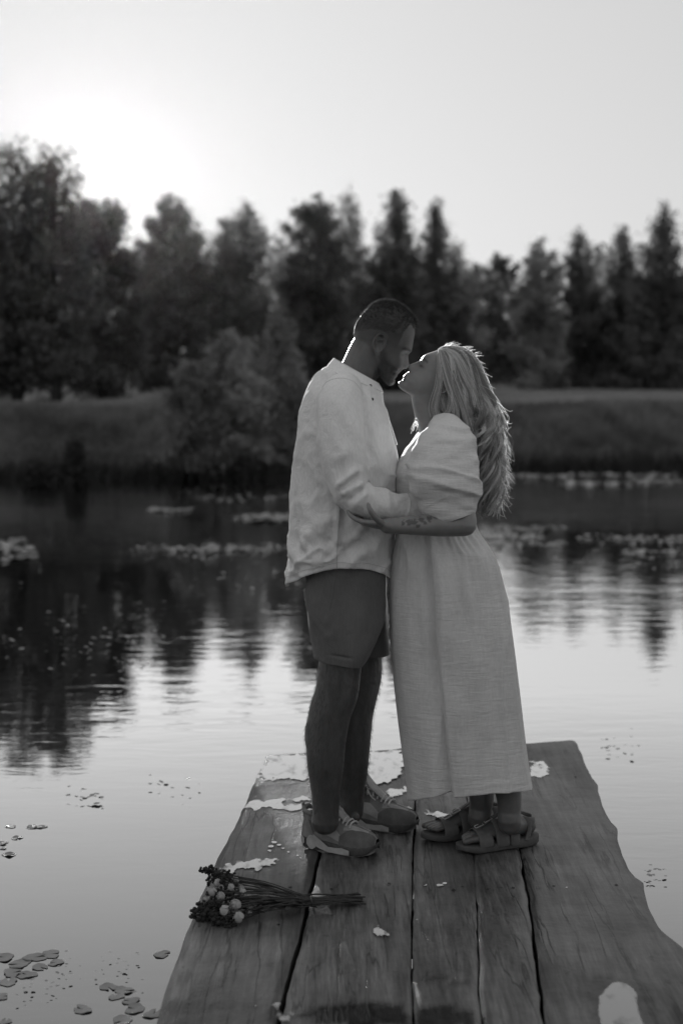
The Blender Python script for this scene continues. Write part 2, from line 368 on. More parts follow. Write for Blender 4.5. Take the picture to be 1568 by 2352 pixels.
# ------------------------------------------------------------------ foliage
def leaf_cloud(P, size, rng, flat=0.0, droop=None):
    """one small pointed leaf (two triangles) at each point"""
    n = len(P)
    a = nrm(rng.normal(size=(n, 3)) * np.array([1, 1, 1 - flat])); b = nrm(np.cross(a, rng.normal(size=(n, 3))))
    s = size * rng.uniform(.6, 1.35, n)[:, None]
    V = np.stack([P - a * s, P + b * s * .55, P + a * s, P - b * s * .55], 1).reshape(-1, 3)
    F = np.arange(n * 4).reshape(n, 4)
    return V, F
def make_tree(name, top_px, Y, hw_px, shape, label, leaf, bark, nleaf=9000, lsize=.055, trunk_lo=.05, cat='tree', group='trees beyond the pond', seed=0, loose=.5, nl=60, up=.35, lean=0, base_z=None, widen=1.0):
    rng = np.random.default_rng(seed + 100)
    tp = at(top_px[0], top_px[1], Y); bz = float(ground_z(np.array([tp[0]]), np.array([Y]))[0]) if base_z is None else base_z
    base = np.array([tp[0] - lean, Y, bz - .05]); H = tp[2] - base[2]; hw = hw_px / FPX * Y * widen
    root = empty(name, base); tag(root, label, cat, group)
    # trunk with limbs
    mb = MB(); k = 7; tt = np.linspace(0, 1, k)
    wob = rng.normal(size=(k, 2)) * .03 * H / 5; wob[0] = 0
    tr = np.column_stack([base[0] + lean * tt ** 1.5 + wob[:, 0], base[1] + wob[:, 1], base[2] + tt * H * .95])
    r0 = .018 * H + .02
    mb.add(*tube(tr, r0 * (1 - tt) ** .8 + .008, m=8, side=(1, 0, 0), n=14, round_ends=0))
    hs = np.array([q[0] for q in shape]); rs = np.array([q[1] for q in shape])
    pts = []; wts = []
    for i in range(nl):
        h = trunk_lo + (1 - trunk_lo) * ((i + rng.uniform()) / nl) ** .95
        r = ip(h, hs, rs) * hw * rng.uniform(.62, 1.12)
        az = i * 2.399 + rng.normal() * .4
        st = np.array([ip(max(h - .1, 0), tt, tr[:, 0]), ip(max(h - .1, 0), tt, tr[:, 1]), base[2] + max(h - .10, .02) * H * .95])
        en = np.array([base[0] + lean * h ** 1.5 + math.cos(az) * r, base[1] + math.sin(az) * r, base[2] + (h + rng.normal() * .015) * H])
        en[2] += (-1 if up < 0 else 1) * abs(up) * r * .25
        en[2] = min(en[2], base[2] + H * 1.0)
        mid = (st + en) / 2 + np.array([0, 0, up * r * .3]) + rng.normal(size=3) * .03
        pth = crom([st, mid, en], 8)
        if i % 2 == 0 or h < .4:
            mb.add(*tube(pth, np.linspace(.012 + .004 * H * (1 - h), .004, 8), m=4, side=(0, 0, 1), round_ends=0))
        pts.append(pth); wts.append(r + .12)
    mb.build('trunk', bark, root)
    pts = np.array(pts); wts = np.array(wts) ** 1.3; wts /= wts.sum()
    li = rng.choice(nl, nleaf, p=wts); t = rng.uniform(.15, 1, nleaf) ** .6 * 7; i0 = np.minimum(t.astype(int), 6); u = (t - i0)[:, None]
    P = pts[li, i0] * (1 - u) + pts[li, i0 + 1] * u
    sig = (.06 + .30 * hw * loose * .35) * (0.5 + .5 * ip(P[:, 2], [base[2], base[2] + H * .8, base[2] + H], [1, .8, .25]))[:, None]
    P = P + rng.normal(size=P.shape) * sig * np.array([1, 1, .8])
    P[:, 2] = np.maximum(P[:, 2], bz + .05)
    V, F = leaf_cloud(P, lsize, rng)
    obj('crown', V, F, leaf, root, smooth=False)
    return root
BROAD = [(0, .55), (.12, .8), (.3, 1), (.55, 1), (.75, .8), (.9, .5), (1, .1)]
COL_ = [(0, .7), (.2, 1), (.55, .95), (.8, .75), (.93, .5), (1, .12)]
FLAT = [(0, .6), (.15, .9), (.4, 1), (.7, 1), (.88, .85), (.96, .55), (1, .25)]
CONE = [(0, 1), (.15, 1), (.45, .82), (.7, .52), (.87, .25), (.95, .12), (1, .02)]
LOOSE = [(0, .8), (.3, 1), (.6, .88), (.8, .62), (.93, .36), (1, .10)]
TREES = [  # name, top, distance, half width, shape, label, leaf, bark, kwargs
    ('oak_tree', (-95, 360), 27.5, 130, BROAD, 'broad dark oak half hidden beside the tallest twig-topped oak', 'oak', 'bark', dict(nleaf=9000, nl=70)),
    ('oak_tree', (28, 322), 26.6, 95, LOOSE, 'tallest oak on the bank, its thin twiggy top full of sky gaps', 'oak', 'bark', dict(nleaf=7500, nl=70, loose=.8, lsize=.05)),
    ('oak_tree', (118, 328), 26.2, 85, LOOSE, 'slender-topped oak with a bare dark trunk on the lawn edge', 'oak', 'bark', dict(nleaf=6500, nl=60, loose=.8, lsize=.05, trunk_lo=.10)),
    ('oak_tree', (228, 455), 28.0, 64, FLAT, 'wide round oak with the low sun behind its crown', 'oak', 'bark', dict(nleaf=11000, nl=80)),
    ('young_birch', (322, 540), 34, 36, COL_, 'low birch filling the dip between the sunlit oak and the column tree', 'birch', 'pale_bark', dict(nleaf=5000, nl=50)),
    ('aspen_tree', (396, 446), 33, 62, COL_, 'column-shaped aspen with a blunt squared top', 'oak', 'bark', dict(nleaf=9000, nl=70)),
    ('birch_tree', (455, 512), 34.5, 45, LOOSE, 'small birch leaning close to the blunt-topped aspen', 'birch', 'pale_bark', dict(nleaf=5000, nl=45)),
    ('birch_tree', (517, 486), 35, 42, LOOSE, 'thin birch with two loose tips above the big willow shrub', 'birch', 'pale_bark', dict(nleaf=5200, nl=50, loose=.8)),
    ('birch_tree', (568, 456), 34, 56, LOOSE, 'airy birch with a ragged pointed tip full of bright gaps', 'birch', 'pale_bark', dict(nleaf=6500, nl=55, loose=.9)),
    ('birch_tree', (648, 575), 38, 45, BROAD, 'short round birch in the deep dip of the treeline', 'birch', 'pale_bark', dict(nleaf=4500, nl=45)),
    ('maple_tree', (724, 450), 34, 68, COL_, 'dense dark maple with a rounded head behind the man', 'oak', 'bark', dict(nleaf=11000, nl=80)),
    ('birch_tree', (803, 431), 37, 42, LOOSE, 'narrow see-through birch right of the dense maple', 'birch', 'pale_bark', dict(nleaf=4800, nl=50, loose=.9)),
    ('spruce_tree', (910, 427), 36, 72, CONE, 'tallest pointed spruce, rising above the kissing couple', 'spruce', 'bark', dict(nleaf=11000, nl=90, up=-.4, trunk_lo=.05)),
    ('spruce_tree', (1001, 450), 37, 58, CONE, 'second pointed spruce, just above the woman', 'spruce', 'bark', dict(nleaf=8500, nl=80, up=-.4, trunk_lo=.05)),
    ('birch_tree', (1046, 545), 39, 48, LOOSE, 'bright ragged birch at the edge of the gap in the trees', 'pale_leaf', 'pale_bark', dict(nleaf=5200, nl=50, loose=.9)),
    ('lime_tree', (1092, 606), 58, 50, BROAD, 'distant lime tree at the back of the gap, next to the bright ragged birch', 'wood_leaf', 'bark', dict(nleaf=7000, nl=50, lsize=.1)),
    ('lime_tree', (1142, 584), 60, 50, BROAD, 'highest of the distant lime trees in the gap', 'wood_leaf', 'bark', dict(nleaf=7000, nl=50, lsize=.1)),
    ('lime_tree', (1192, 602), 59, 45, BROAD, 'distant lime tree half behind the sunlit birch', 'wood_leaf', 'bark', dict(nleaf=6500, nl=50, lsize=.1)),
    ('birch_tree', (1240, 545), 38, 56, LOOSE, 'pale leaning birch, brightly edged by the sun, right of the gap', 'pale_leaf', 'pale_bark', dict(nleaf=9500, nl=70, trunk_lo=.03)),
    ('spruce_tree', (1330, 520), 41, 62, CONE, 'spruce with a soft tip behind the pale sunlit birch', 'spruce', 'bark', dict(nleaf=9000, nl=80, up=-.3, trunk_lo=.05)),
    ('spruce_tree', (1430, 516), 42, 66, CONE, 'middle spruce of the row at the mown grass', 'spruce', 'bark', dict(nleaf=9500, nl=80, up=-.3, trunk_lo=.05)),
    ('spruce_tree', (1522, 463), 38, 76, CONE, 'highest spruce of the row at the mown grass', 'spruce', 'bark', dict(nleaf=11000, nl=90, up=-.3, trunk_lo=.05)),
    ('spruce_tree', (1625, 500), 40, 80, CONE, 'spruce cut by the picture edge at the end of the row', 'spruce', 'bark', dict(nleaf=9000, nl=80, up=-.3, trunk_lo=.05)),
]
for i, (nm, tp, Yt, hw, shp, lb, lf, bk, kw) in enumerate(TREES):
    make_tree(nm, tp, Yt, hw, shp, lb, M[lf], M[bk], seed=i, widen={'oak': 1.5, 'birch': 1.35, 'spruce': 1.5}.get(lf, 1.3), **{**kw, 'nleaf': int(kw['nleaf'] * (1.9 if lf != 'birch' else 1.6))})
# woodland behind that reads as one mass
rng = np.random.default_rng(3)
n = 90000
wxs = rng.uniform(-34, 34, n); wys = rng.uniform(46, 60, n)
topz = 5.2 + 1.0 * fbm(np.stack([wxs * .45, 0 * wxs, 0 * wxs], -1), 9) - .5 * sstep(2, 9, wxs)
P = np.column_stack([wxs, wys, 1.3 + (topz - 1.3) * rng.uniform(0, 1, n) ** .9])
V, F = leaf_cloud(P, .15, rng)
tag(obj('woodland', V, F, M['wood_leaf'], smooth=False), 'dark undergrowth and far woodland behind the row of trees', 'woodland', kind='stuff')
# shrubs on the bank
def shrub(name, top_px, foot_px, hw_px, Y, label, leaf, nleaf, seed, lsize=.04, nl=60, group=None, cat='shrub', shape=None):
    bz = at(foot_px[0], foot_px[1], Y)[2]
    return make_tree(name, top_px, Y, hw_px, shape or [(0, .9), (.25, 1), (.5, .95), (.75, .75), (.9, .5), (1, .2)], label, M[leaf], M['bark'], nleaf=nleaf, lsize=lsize, trunk_lo=.03, cat=cat,
                     group=group, seed=seed, loose=.55, nl=nl, up=.9, base_z=max(bz, .02))
shrub('willow_shrub', (438, 835), (440, 1090), 70, 23.2, 'loose willow shrub at the water, left side of the thicket', 'willow', 9000, 301, group='willow shrubs at the water')
shrub('willow_shrub', (535, 765), (535, 1095), 92, 23.4, 'biggest willow shrub, middle of the thicket at the water', 'willow', 13000, 302, group='willow shrubs at the water')
shrub('willow_shrub', (640, 725), (635, 1090), 58, 23.9, 'pale-tipped willow shrub nearest the man in the thicket', 'willow', 10000, 303, group='willow shrubs at the water')
shrub('willow_shrub', (735, 880), (735, 1085), 75, 24.2, 'low willow shrub mostly behind the man', 'willow', 7000, 304, group='willow shrubs at the water')
shrub('dark_shrub', (172, 1018), (172, 1112), 20, 22.1, 'small upright dark shrub at the water below the oaks', 'reed', 2500, 305, .03, 40, shape=[(0, .7), (.3, 1), (.6, .8), (.9, .4), (1, .1)])
shrub('dark_shrub', (95, 1072), (95, 1112), 40, 22.0, 'low spreading dark shrub hanging over the water edge', 'reed', 2200, 306, .03, 40)
# grass on the bank and reeds along the waterline: nobody could count them
def blades(name, n, fn, hgt, wid, m, label, cat, seed):
    rng = np.random.default_rng(seed); x, y = fn(rng, n); z = ground_z(x, y)
    keep = z > -.12; x, y, z = x[keep], y[keep], z[keep]; n = len(x)
    h = rng.uniform(*hgt, n); a = rng.uniform(0, 6.28, n); ln = rng.normal(size=(n, 2)) * .35 * h[:, None]
    bx, by = np.cos(a) * wid, np.sin(a) * wid
    V = np.stack([np.column_stack([x - bx, y - by, z - .01]), np.column_stack([x + bx, y + by, z - .01]), np.column_stack([x + ln[:, 0], y + ln[:, 1], z + h])], 1).reshape(-1, 3)
    tag(obj(name, V, np.arange(n * 3).reshape(n, 3), m, smooth=False), label, cat, kind='stuff')
blades('grass', 80000, lambda r, n: (lambda x: (x, shore(x) + r.uniform(.08, 1, n) * 2.35))(r.uniform(-9, 10, n)), (.05, .20), .016, M['grass'], 'rough meadow grass on the sloping bank', 'grass', 41)
blades('lawn_grass', 70000, lambda r, n: (lambda x: (x, shore(x) + r.uniform(2.5, 14, n)))(r.uniform(-11, 12, n)), (.015, .04), .016, M['lawn'], 'short lawn along the top of the bank, coloured as if sunlit', 'grass', 43)
blades('tussocks', 26000, lambda r, n: (lambda c, q: (c[q] + r.normal(size=n) * .09, shore(c[q]) + (r.uniform(.2, 1.9, 260))[q] + r.normal(size=n) * .08))(r.uniform(-9, 10, 260), r.integers(0, 260, n)), (.12, .34), .014, M['grass'], 'coarse grass tussocks dotted over the slope of the bank', 'grass', 44)
blades('reeds', 9000, lambda r, n: (lambda x: (x, shore(x) + r.normal(size=n) * .22 + .05))(r.uniform(-9, 10, n)), (.10, .42), .012, M['reed'], 'dark reeds fringing the far waterline', 'reeds', 42)

# ------------------------------------------------------------------ dock
DZ = .14
def edge(pts, extra):
    """picture points on the deck -> x as a function of y in the world, carried on behind the camera"""
    Q = np.array([onz(px, py, DZ)[:2] for px, py in pts]); Q = Q[np.argsort(Q[:, 1])]
    Q = np.concatenate([np.array(extra), Q]); return Q
E0 = edge([(611, 1734), (585, 1792), (560, 1850), (531, 1910), (500, 1968), (470, 2035), (440, 2108), (415, 2175), (392, 2240), (372, 2300), (360, 2345)], [(-.40, -2.4), (-.44, .5), (-.455, 2.2)])
G1 = edge([(788, 1720), (768, 1800), (752, 1880), (733, 1961), (720, 2015), (709, 2060), (703, 2097), (686, 2164), (666, 2230), (653, 2290), (640, 2340)], [(-.10, -2.4), (-.115, .5), (-.125, 2.2)])
G2 = edge([(962, 1712), (957, 1800), (953, 1870), (950, 1930), (948, 2000), (947, 2080), (945, 2160), (947, 2260), (948, 2345)], [(.16, -2.4), (.172, .5), (.175, 2.2)])
G25 = edge([(1058, 1708), (1068, 1800), (1080, 1900), (1088, 1985), (1090, 2030), (1096, 2080), (1095, 2130), (1100, 2200), (1098, 2260), (1107, 2345)], [(.31, -2.4), (.325, .5), (.335, 2.2)])
G3 = edge([(1150, 1706), (1166, 1800), (1182, 1890), (1195, 1960), (1204, 2010), (1214, 2060), (1222, 2120), (1229, 2180), (1238, 2250), (1249, 2345)], [(.46, -2.4), (.475, .5), (.485, 2.2)])
E1 = edge([(1322, 1700), (1336, 1730), (1345, 1757), (1358, 1782), (1372, 1800), (1371, 1812), (1384, 1850), (1402, 1884), (1418, 1898), (1416, 1918), (1426, 1950), (1441, 1990), (1458, 2010), (1476, 2022), (1477, 2040), (1490, 2080), (1512, 2125), (1540, 2150), (1568, 2172), (1592, 2215), (1600, 2290), (1640, 2345)], [(.70, -2.4), (.82, .5), (.80, 1.6), (.86, 2.6)])
dock = empty('dock', (.2, 3.0, 0)); tag(dock, 'old wooden dock of wide weathered planks with one ragged live edge', 'dock')
WETS = [((835, 2330), .15, .085, 1.0), ((1012, 2340), .11, .08, 1.0), ((985, 2248), .045, .03, .6), ((1065, 2262), .03, .02, .5), ((600, 1800), .30, .10, .35), ((700, 1805), .2, .1, .4), ((400, 2340), .12, .2, .7), ((470, 2330), .16, .2, .5), ((590, 1845), .1, .1, .4), ((580, 1985), .12, .05, .5), ((640, 1846), .16, .06, .5), ((1235, 1768), .1, .1, .45), ((900, 1860), .12, .12, .4), ((1420, 2300), .09, .16, .6), ((880, 1800), .2, .12, .5), ((640, 1940), .05, .03, .3)]
def wetness(x, y):
    wv = np.zeros_like(x)
    for (px, py), rx, ry, s in WETS:
        c = onz(px, py, DZ); d = np.sqrt(((x - c[0]) / rx) ** 2 + ((y - c[1]) / ry) ** 2) + .35 * fbm(np.stack([x * 22, y * 16, 0 * x], -1), 31)
        wv = np.maximum(wv, s * sstep(1.05, .8, d))
    return wv
def plank(eL, eR, gapL, gapR, y0, yfarL, yfarR, thick, seed, jag=.002, dz=0.0, nx=26, ny=230, hole=None):
    rng = np.random.default_rng(seed); v = np.linspace(0, 1, ny); u = np.linspace(0, 1, nx)
    U, Vv = np.meshgrid(u, v)
    yf = yfarL + (yfarR - yfarL) * U + .008 * fbm(np.stack([U * 5 + seed, 0 * U, 0 * U], -1), seed)
    Yy = y0 + (yf - y0) * Vv
    xl = ip(Yy, eL[:, 1], eL[:, 0]) + gapL + jag * fbm(np.stack([0 * Yy, Yy * 14, 0 * Yy], -1), seed)
    xr = ip(Yy, eR[:, 1], eR[:, 0]) - gapR + jag * fbm(np.stack([0 * Yy, Yy * 14, 0 * Yy + 5], -1), seed + 3)
    Xx = xl + (xr - xl) * U
    edge_d = np.minimum((Xx - xl), (xr - Xx))
    Z = DZ + dz + .0008 * fbm(np.stack([Xx * 6, Yy * 2.2, 0 * Xx], -1), seed + 9, 3) - .006 * gss(edge_d, .006) - .0025 * (1 - sstep(0, .03, edge_d))
    top = np.stack([Xx, Yy, Z], -1).reshape(-1, 3); bot = top.copy(); bot[:, 2] = DZ + dz - thick
    Fq = grid_faces(ny, nx, False)
    if hole is not None:
        c, rx, ry = hole; ctr = top[Fq].mean(1); ang = np.arctan2(ctr[:, 1] - c[1], ctr[:, 0] - c[0])
        def rr(P): 
            a = np.arctan2(P[:, 1] - c[1], P[:, 0] - c[0]); return np.hypot((P[:, 0] - c[0]) / rx, (P[:, 1] - c[1]) / ry) / (1 + .10 * np.sin(3 * a + 1) + .05 * np.sin(7 * a))
        ins = rr(ctr) < 1; Fk = Fq[~ins]
        rim = np.intersect1d(np.unique(Fq[ins]), np.unique(Fk)); rv = rr(top[rim])
        for arr in (top, bot): arr[rim, 0] = c[0] + (top[rim, 0] - c[0]) / rv if arr is top else top[rim, 0]; arr[rim, 1] = c[1] + (arr[rim, 1] - c[1]) / rv if arr is top else top[rim, 1]
        Fq = Fk
    nV = len(top); V = np.concatenate([top, bot]); Fb = Fq[:, ::-1] + nV
    # skirt faces from boundary edges
    e = np.concatenate([Fq[:, [i, (i + 1) % 4]] for i in range(4)]); key = set(map(tuple, e[:, ::-1].tolist()))
    bd = np.array([q for q in e.tolist() if tuple(q) not in key])
    Fs = np.stack([bd[:, 1], bd[:, 0], bd[:, 0] + nV, bd[:, 1] + nV], -1)
    o = obj('plank', V, [Fq, Fb, Fs], M['wood'], dock)
    wv = wetness(V[:, 0], V[:, 1]).astype(np.float32)
    if seed == 33:   # a pale unweathered strip is just a lighter plank; no soaking there
        wv *= .9
    a = o.data.attributes.new('wet', 'FLOAT', 'POINT'); a.data.foreach_set('value', wv)
    md = o.modifiers.new('split', 'EDGE_SPLIT'); md.split_angle = R(45)
    return o
yf = lambda px, py: onz(px, py, DZ)[1]
hole = (onz(1420, 2322, DZ), .060, .105)
plank(E0, G1, 0, .007, -2.3, yf(611, 1734), yf(788, 1726), .05, 31)
plank(G1, G2, .006, .004, -2.35, yf(788, 1727), yf(962, 1716), .05, 32, dz=-.002)
plank(G2, G25, .003, .0010, -2.3, yf(962, 1716), yf(1058, 1712), .05, 33, jag=.003, nx=16)
plank(G25, G3, .0010, .004, -2.3, yf(1058, 1713), yf(1150, 1710), .05, 34, jag=.003, nx=16, dz=-.001)
plank(G3, E1, .004, 0, -2.25, yf(1150, 1712), yf(1322, 1700), .055, 35, dz=.001, nx=46, ny=330)
for by in (1.0, 2.9, 4.35, 5.55):
    xa = float(ip(by, E0[:, 1], E0[:, 0])) + .05; xb = float(ip(by, E1[:, 1], E1[:, 0])) - .18
    def box(x0, x1, y0, y1, z0, z1):
        V = [(x, y, z) for z in (z0, z1) for y in (y0, y1) for x in (x0, x1)]
        return V, np.array([(0, 2, 3, 1), (4, 5, 7, 6), (0, 1, 5, 4), (2, 6, 7, 3), (0, 4, 6, 2), (1, 3, 7, 5)])
    o = obj('joist', *box(xa, xb, by - .05, by + .05, -.02, DZ - .062), M['beam'], dock, smooth=False)
    for px in (xa + .1, xb - .1):
        V, F = tube([(px, by, -1.15), (px, by, -.5), (px, by, -.021)], [.055, .05, .05], m=10, side=(1, 0, 0), round_ends=0)
        obj('post', V, F, M['beam'], dock)
for by in (2.9, 4.35, 5.55):
    for eL, eR in ((E0, G1), (G1, G2), (G2, G25), (G25, G3), (G3, E1)):
        xl_, xr_ = float(ip(by, eL[:, 1], eL[:, 0])), float(ip(by, eR[:, 1], eR[:, 0]))
        for fr_ in (.22, .78):
            V, F = ellipsoid((xl_ + (xr_ - xl_) * fr_ + random.uniform(-.01, .01), by + random.uniform(-.03, .03), DZ + .0015), (.0055, .0055, .0022), 6, 10)
            obj('nail', V, F, M['rubber'], dock)
# rain water standing on the deck
def puddle(pts, label, seed, lift=.0024, rag=.022, h=.0030, soft=.014):
    Q = np.array([onz(px, py, DZ)[:2] for px, py in pts]); D = crom(np.concatenate([Q, Q[:1]]), len(Q) * 4)[:-1]
    lo, hi = D.min(0) - .02, D.max(0) + .02; gx_ = np.arange(lo[0], hi[0], h); gy_ = np.arange(lo[1], hi[1], h * 1.5); X, Y = np.meshgrid(gx_, gy_)
    E = np.roll(D, -1, 0); ins = np.zeros(X.shape, bool); dm = np.full(X.shape, 9.0)
    for (ax, ay), (bx, by) in zip(D, E):
        c = ((ay > Y) != (by > Y)) & (X < (bx - ax) * (Y - ay) / (by - ay + 1e-12) + ax); ins ^= c
        t = np.clip(((X - ax) * (bx - ax) + (Y - ay) * (by - ay)) / ((bx - ax) ** 2 + (by - ay) ** 2 + 1e-12), 0, 1); dm = np.minimum(dm, np.hypot(X - ax - t * (bx - ax), Y - ay - t * (by - ay)))
    f = np.where(ins, dm, -dm) + rag * fbm(np.stack([X * 48, Y * 22, 0 * X + seed], -1), 5, 4)
    F = grid_faces(len(gy_), len(gx_), False); keep = (f.ravel()[F] > 0).all(1); F = F[keep]
    if len(F) == 0: return
    u, inv = np.unique(F, return_inverse=True); V = np.column_stack([X.ravel(), Y.ravel(), np.full(X.size, DZ + lift)])[u]
    o = obj('puddle', V, inv.reshape(-1, 4), M['puddle']); tag(o, label, 'puddle', 'puddles on the dock', 'structure')
    a_ = o.data.attributes.new('depth', 'FLOAT', 'POINT'); a_.data.foreach_set('value', (sstep(-.001, soft, f.ravel()[u]) * .97 + .03).astype(np.float32))
puddle([(614, 1739), (700, 1733), (790, 1731), (880, 1726), (925, 1728), (930, 1775), (880, 1800), (820, 1795), (760, 1788), (690, 1795), (640, 1790), (594, 1795)], 'wide sheet of water flooding the far end of the dock', 1)
puddle([(570, 1842), (620, 1836), (700, 1828), (722, 1830), (716, 1840), (650, 1842), (655, 1850), (712, 1848), (690, 1862), (630, 1858), (585, 1862), (566, 1856)], 'forked puddle behind the near sneaker', 2)
puddle([(520, 1990), (550, 1980), (600, 1974), (638, 1972), (640, 1984), (622, 1990), (600, 2000), (560, 1999), (528, 2004)], 'oblong puddle beside the flower heads', 3)
puddle([(880, 1862), (912, 1856), (940, 1855), (944, 1868), (925, 1876), (895, 1880)], 'small puddle by the dress hem', 4)
puddle([(1215, 1748), (1245, 1752), (1262, 1772), (1250, 1783), (1222, 1786), (1216, 1770)], 'puddle behind the dress on the wide plank', 5)
puddle([(890, 1812), (925, 1808), (930, 1822), (905, 1832), (888, 1824)], 'tiny puddle left of the dress', 6)
puddle([(975, 1862), (1010, 1866), (1045, 1874), (1040, 1886), (1005, 1882), (972, 1872)], 'shallow puddle between sneaker and sandal', 7)
puddle([(856, 2134), (875, 2136), (888, 2142), (884, 2150), (866, 2146)], 'little puddle in the middle plank', 8)
puddle([(575, 2312), (620, 2304), (652, 2298), (648, 2312), (610, 2318)], 'sliver of water at the plank gap', 9)
puddle([(640, 2330), (655, 2322), (662, 2340), (640, 2352), (630, 2345)], 'wet corner at the plank gap', 10)
puddle([(1374, 2352), (1372, 2310), (1378, 2285), (1392, 2268), (1412, 2258), (1436, 2260), (1458, 2280), (1466, 2310), (1476, 2340), (1484, 2375), (1420, 2390)], 'water-filled knot hollow in the wide plank', 11, rag=.003, soft=.006)
for i, (px, py, s) in enumerate([(622, 1945, 1), (630, 1936, .9), (640, 1942, .7), (618, 1955, .7), (1010, 2035, 1.1), (1020, 2030, .8), (975, 2034, .7), (662, 1958, .6), (650, 1950, .5), (1300, 2040, .6), (1040, 2045, .6), (690, 1972, .5), (683, 1966, .5), (640, 2125, .5), (868, 2128, .4)]):
    r = 6 * s; puddle([(px + r * 1.3 * math.cos(a), py + r * .55 * math.sin(a)) for a in np.linspace(0, 6.28, 8)[:-1]], 'droplet of water on the planks', 60 + i, rag=.003, h=.0018, soft=.003)
# ------------------------------------------------------------------ floating leaves
def lily_pad(px, py, r_px, rot, label, curl, seed, stretch=1.0):
    c = onz(px, py, 0); r = r_px / FPX * c[1] * .74
    rng = np.random.default_rng(seed); m = 40; th = np.linspace(.22, 2 * math.pi - .22, m)
    rings = []
    for s in (0.02, .35, .7, .9, 1.0):
        rr = r * s * (1 + s * (.13 * np.sin(th * 2 + seed * 2.1) + .08 * np.sin(th * 3 + seed) + .05 * np.sin(th * 7 + seed * 3)))
        x = rr * np.cos(th); y = rr * np.sin(th) * stretch
        z = .0020 + curl * .4 * r * s ** 4 * np.clip(np.sin(th * 2 + seed * 1.7), 0, 1)
        rings.append(np.column_stack([x * math.cos(rot) - y * math.sin(rot), x * math.sin(rot) + y * math.cos(rot), z]))
    top = np.array(rings).reshape(-1, 3); F = grid_faces(5, m, False)
    bot = top - np.array([0, 0, .0012]); nV = len(top)
    o = obj('lily_pad', np.concatenate([top, bot]) + np.array([c[0], c[1], 0]), [F, F[:, ::-1] + nV], M['pad'])
    tag(o, label, 'lily pad', 'lily pads on the pond')
PADS = [(372, 2193, 26, .3, 'pale round lily pad touching the dock edge', .15), (352, 2330, 30, 1.2, 'lily pad pushed against the dock corner', .2)]
pl_a = 'lily pad in the loose cluster floating beside the near corner of the dock'
pl_c = 'crumpled lily pad in the tight cluster between the dock corner and the big loose cluster'
pl_b = 'small lily pad of the sparse far group drifting on bright water'
for (x, y, r, c) in [(12, 2200, 30, .5), (45, 2215, 34, .5), (80, 2200, 34, .6), (118, 2192, 30, .4), (130, 2212, 24, .7), (92, 2222, 26, .5), (30, 2235, 32, .5), (62, 2240, 30, .4), (20, 2256, 30, .4), (5, 2290, 22, .5), (250, 2268, 28, .5), (285, 2276, 30, .6), (268, 2290, 24, .5), (300, 2300, 26, .7), (190, 2320, 30, .6), (310, 2318, 34, .4), (282, 2345, 34, .5), (14, 2348, 20, .7)]:
    PADS.append((x, y, r, x * .7 + y, (pl_a if x < 160 else pl_c), c * .35))
for (x, y, r, c) in [(26, 1899, 15, .3), (74, 1900, 18, .3), (96, 1900, 16, .2), (40, 1925, 16, .4), (5, 1938, 18, .4), (22, 1964, 20, .5), (8, 1950, 9, .3)]:
    PADS.append((x, y, r, x * .7 + y, pl_b, c))
for i, q in enumerate(PADS): lily_pad(q[0], q[1], q[2], q[3], q[4], q[5], i)
def flecks(name, rows, label, seed):
    rng = np.random.default_rng(seed); P = []
    for (px0, px1, py, spread, n, s) in rows:
        x = rng.uniform(px0, px1, n); y = py + rng.normal(size=n) * spread
        for a, b in zip(x, y):
            if b > 1088: P.append((*onz(a, b, .008), s))
    P = np.array(P); n = len(P); th = np.linspace(0, 2 * math.pi, 7)[:-1]; tilt = rng.normal(size=(n, 2)) * .16
    rr = P[:, 3] * rng.uniform(.5, 1.2, n); rx = rr[:, None] * np.cos(th); ry = rr[:, None] * np.sin(th) * .8
    V = np.stack([P[:, 0:1] + rx, P[:, 1:2] + ry, P[:, 2:3] + rx * tilt[:, :1] + ry * tilt[:, 1:] + .012], -1).reshape(-1, 3)
    tag(obj(name, V, np.arange(n * 6).reshape(n, 6), M['fleck'], smooth=False), label, 'pondweed', kind='stuff')
flecks('pondweed', [(340, 440, 1172, 2, 100, .035), (540, 690, 1188, 3, 90, .05), (560, 690, 1196, 2, 60, .05), (360, 660, 1262, 4, 170, .03), (300, 660, 1268, 8, 80, .025), (0, 60, 1248, 4, 40, .05), (0, 70, 1262, 4, 40, .05), (0, 80, 1280, 4, 40, .05), (350, 700, 1330, 25, 40, .022), (0, 420, 1440, 50, 40, .018), (100, 340, 1500, 40, 40, .018),
    (1110, 1300, 1216, 3, 80, .035), (1110, 1250, 1235, 3, 70, .035), (1320, 1568, 1240, 5, 120, .035), (1430, 1568, 1270, 3, 60, .035), (1130, 1300, 1252, 3, 50, .035), (1280, 1460, 1112, 2, 90, .06), (1440, 1568, 1108, 2, 90, .06), (1150, 1300, 1095, 3, 90, .05), (1300, 1560, 1092, 3, 100, .05), (450, 660, 1145, 5, 60, .04), (1130, 1560, 1300, 14, 30, .022)],
    'scattered floating pondweed leaves glinting on the dark reflections', 8)
rngf = np.random.default_rng(77)
flecks('leaf_litter', [(1180, 1250, 1752, 10, 0, .02), (1480, 1530, 2010, 10, 16, .008), (1380, 1470, 1710, 16, 12, .012), (150, 240, 1830, 10, 16, .012), (120, 340, 2230, 22, 26, .006), (30, 130, 2275, 15, 12, .006), (340, 480, 1815, 12, 10, .01)], 'crumbs of leaf litter floating near the dock', 12)
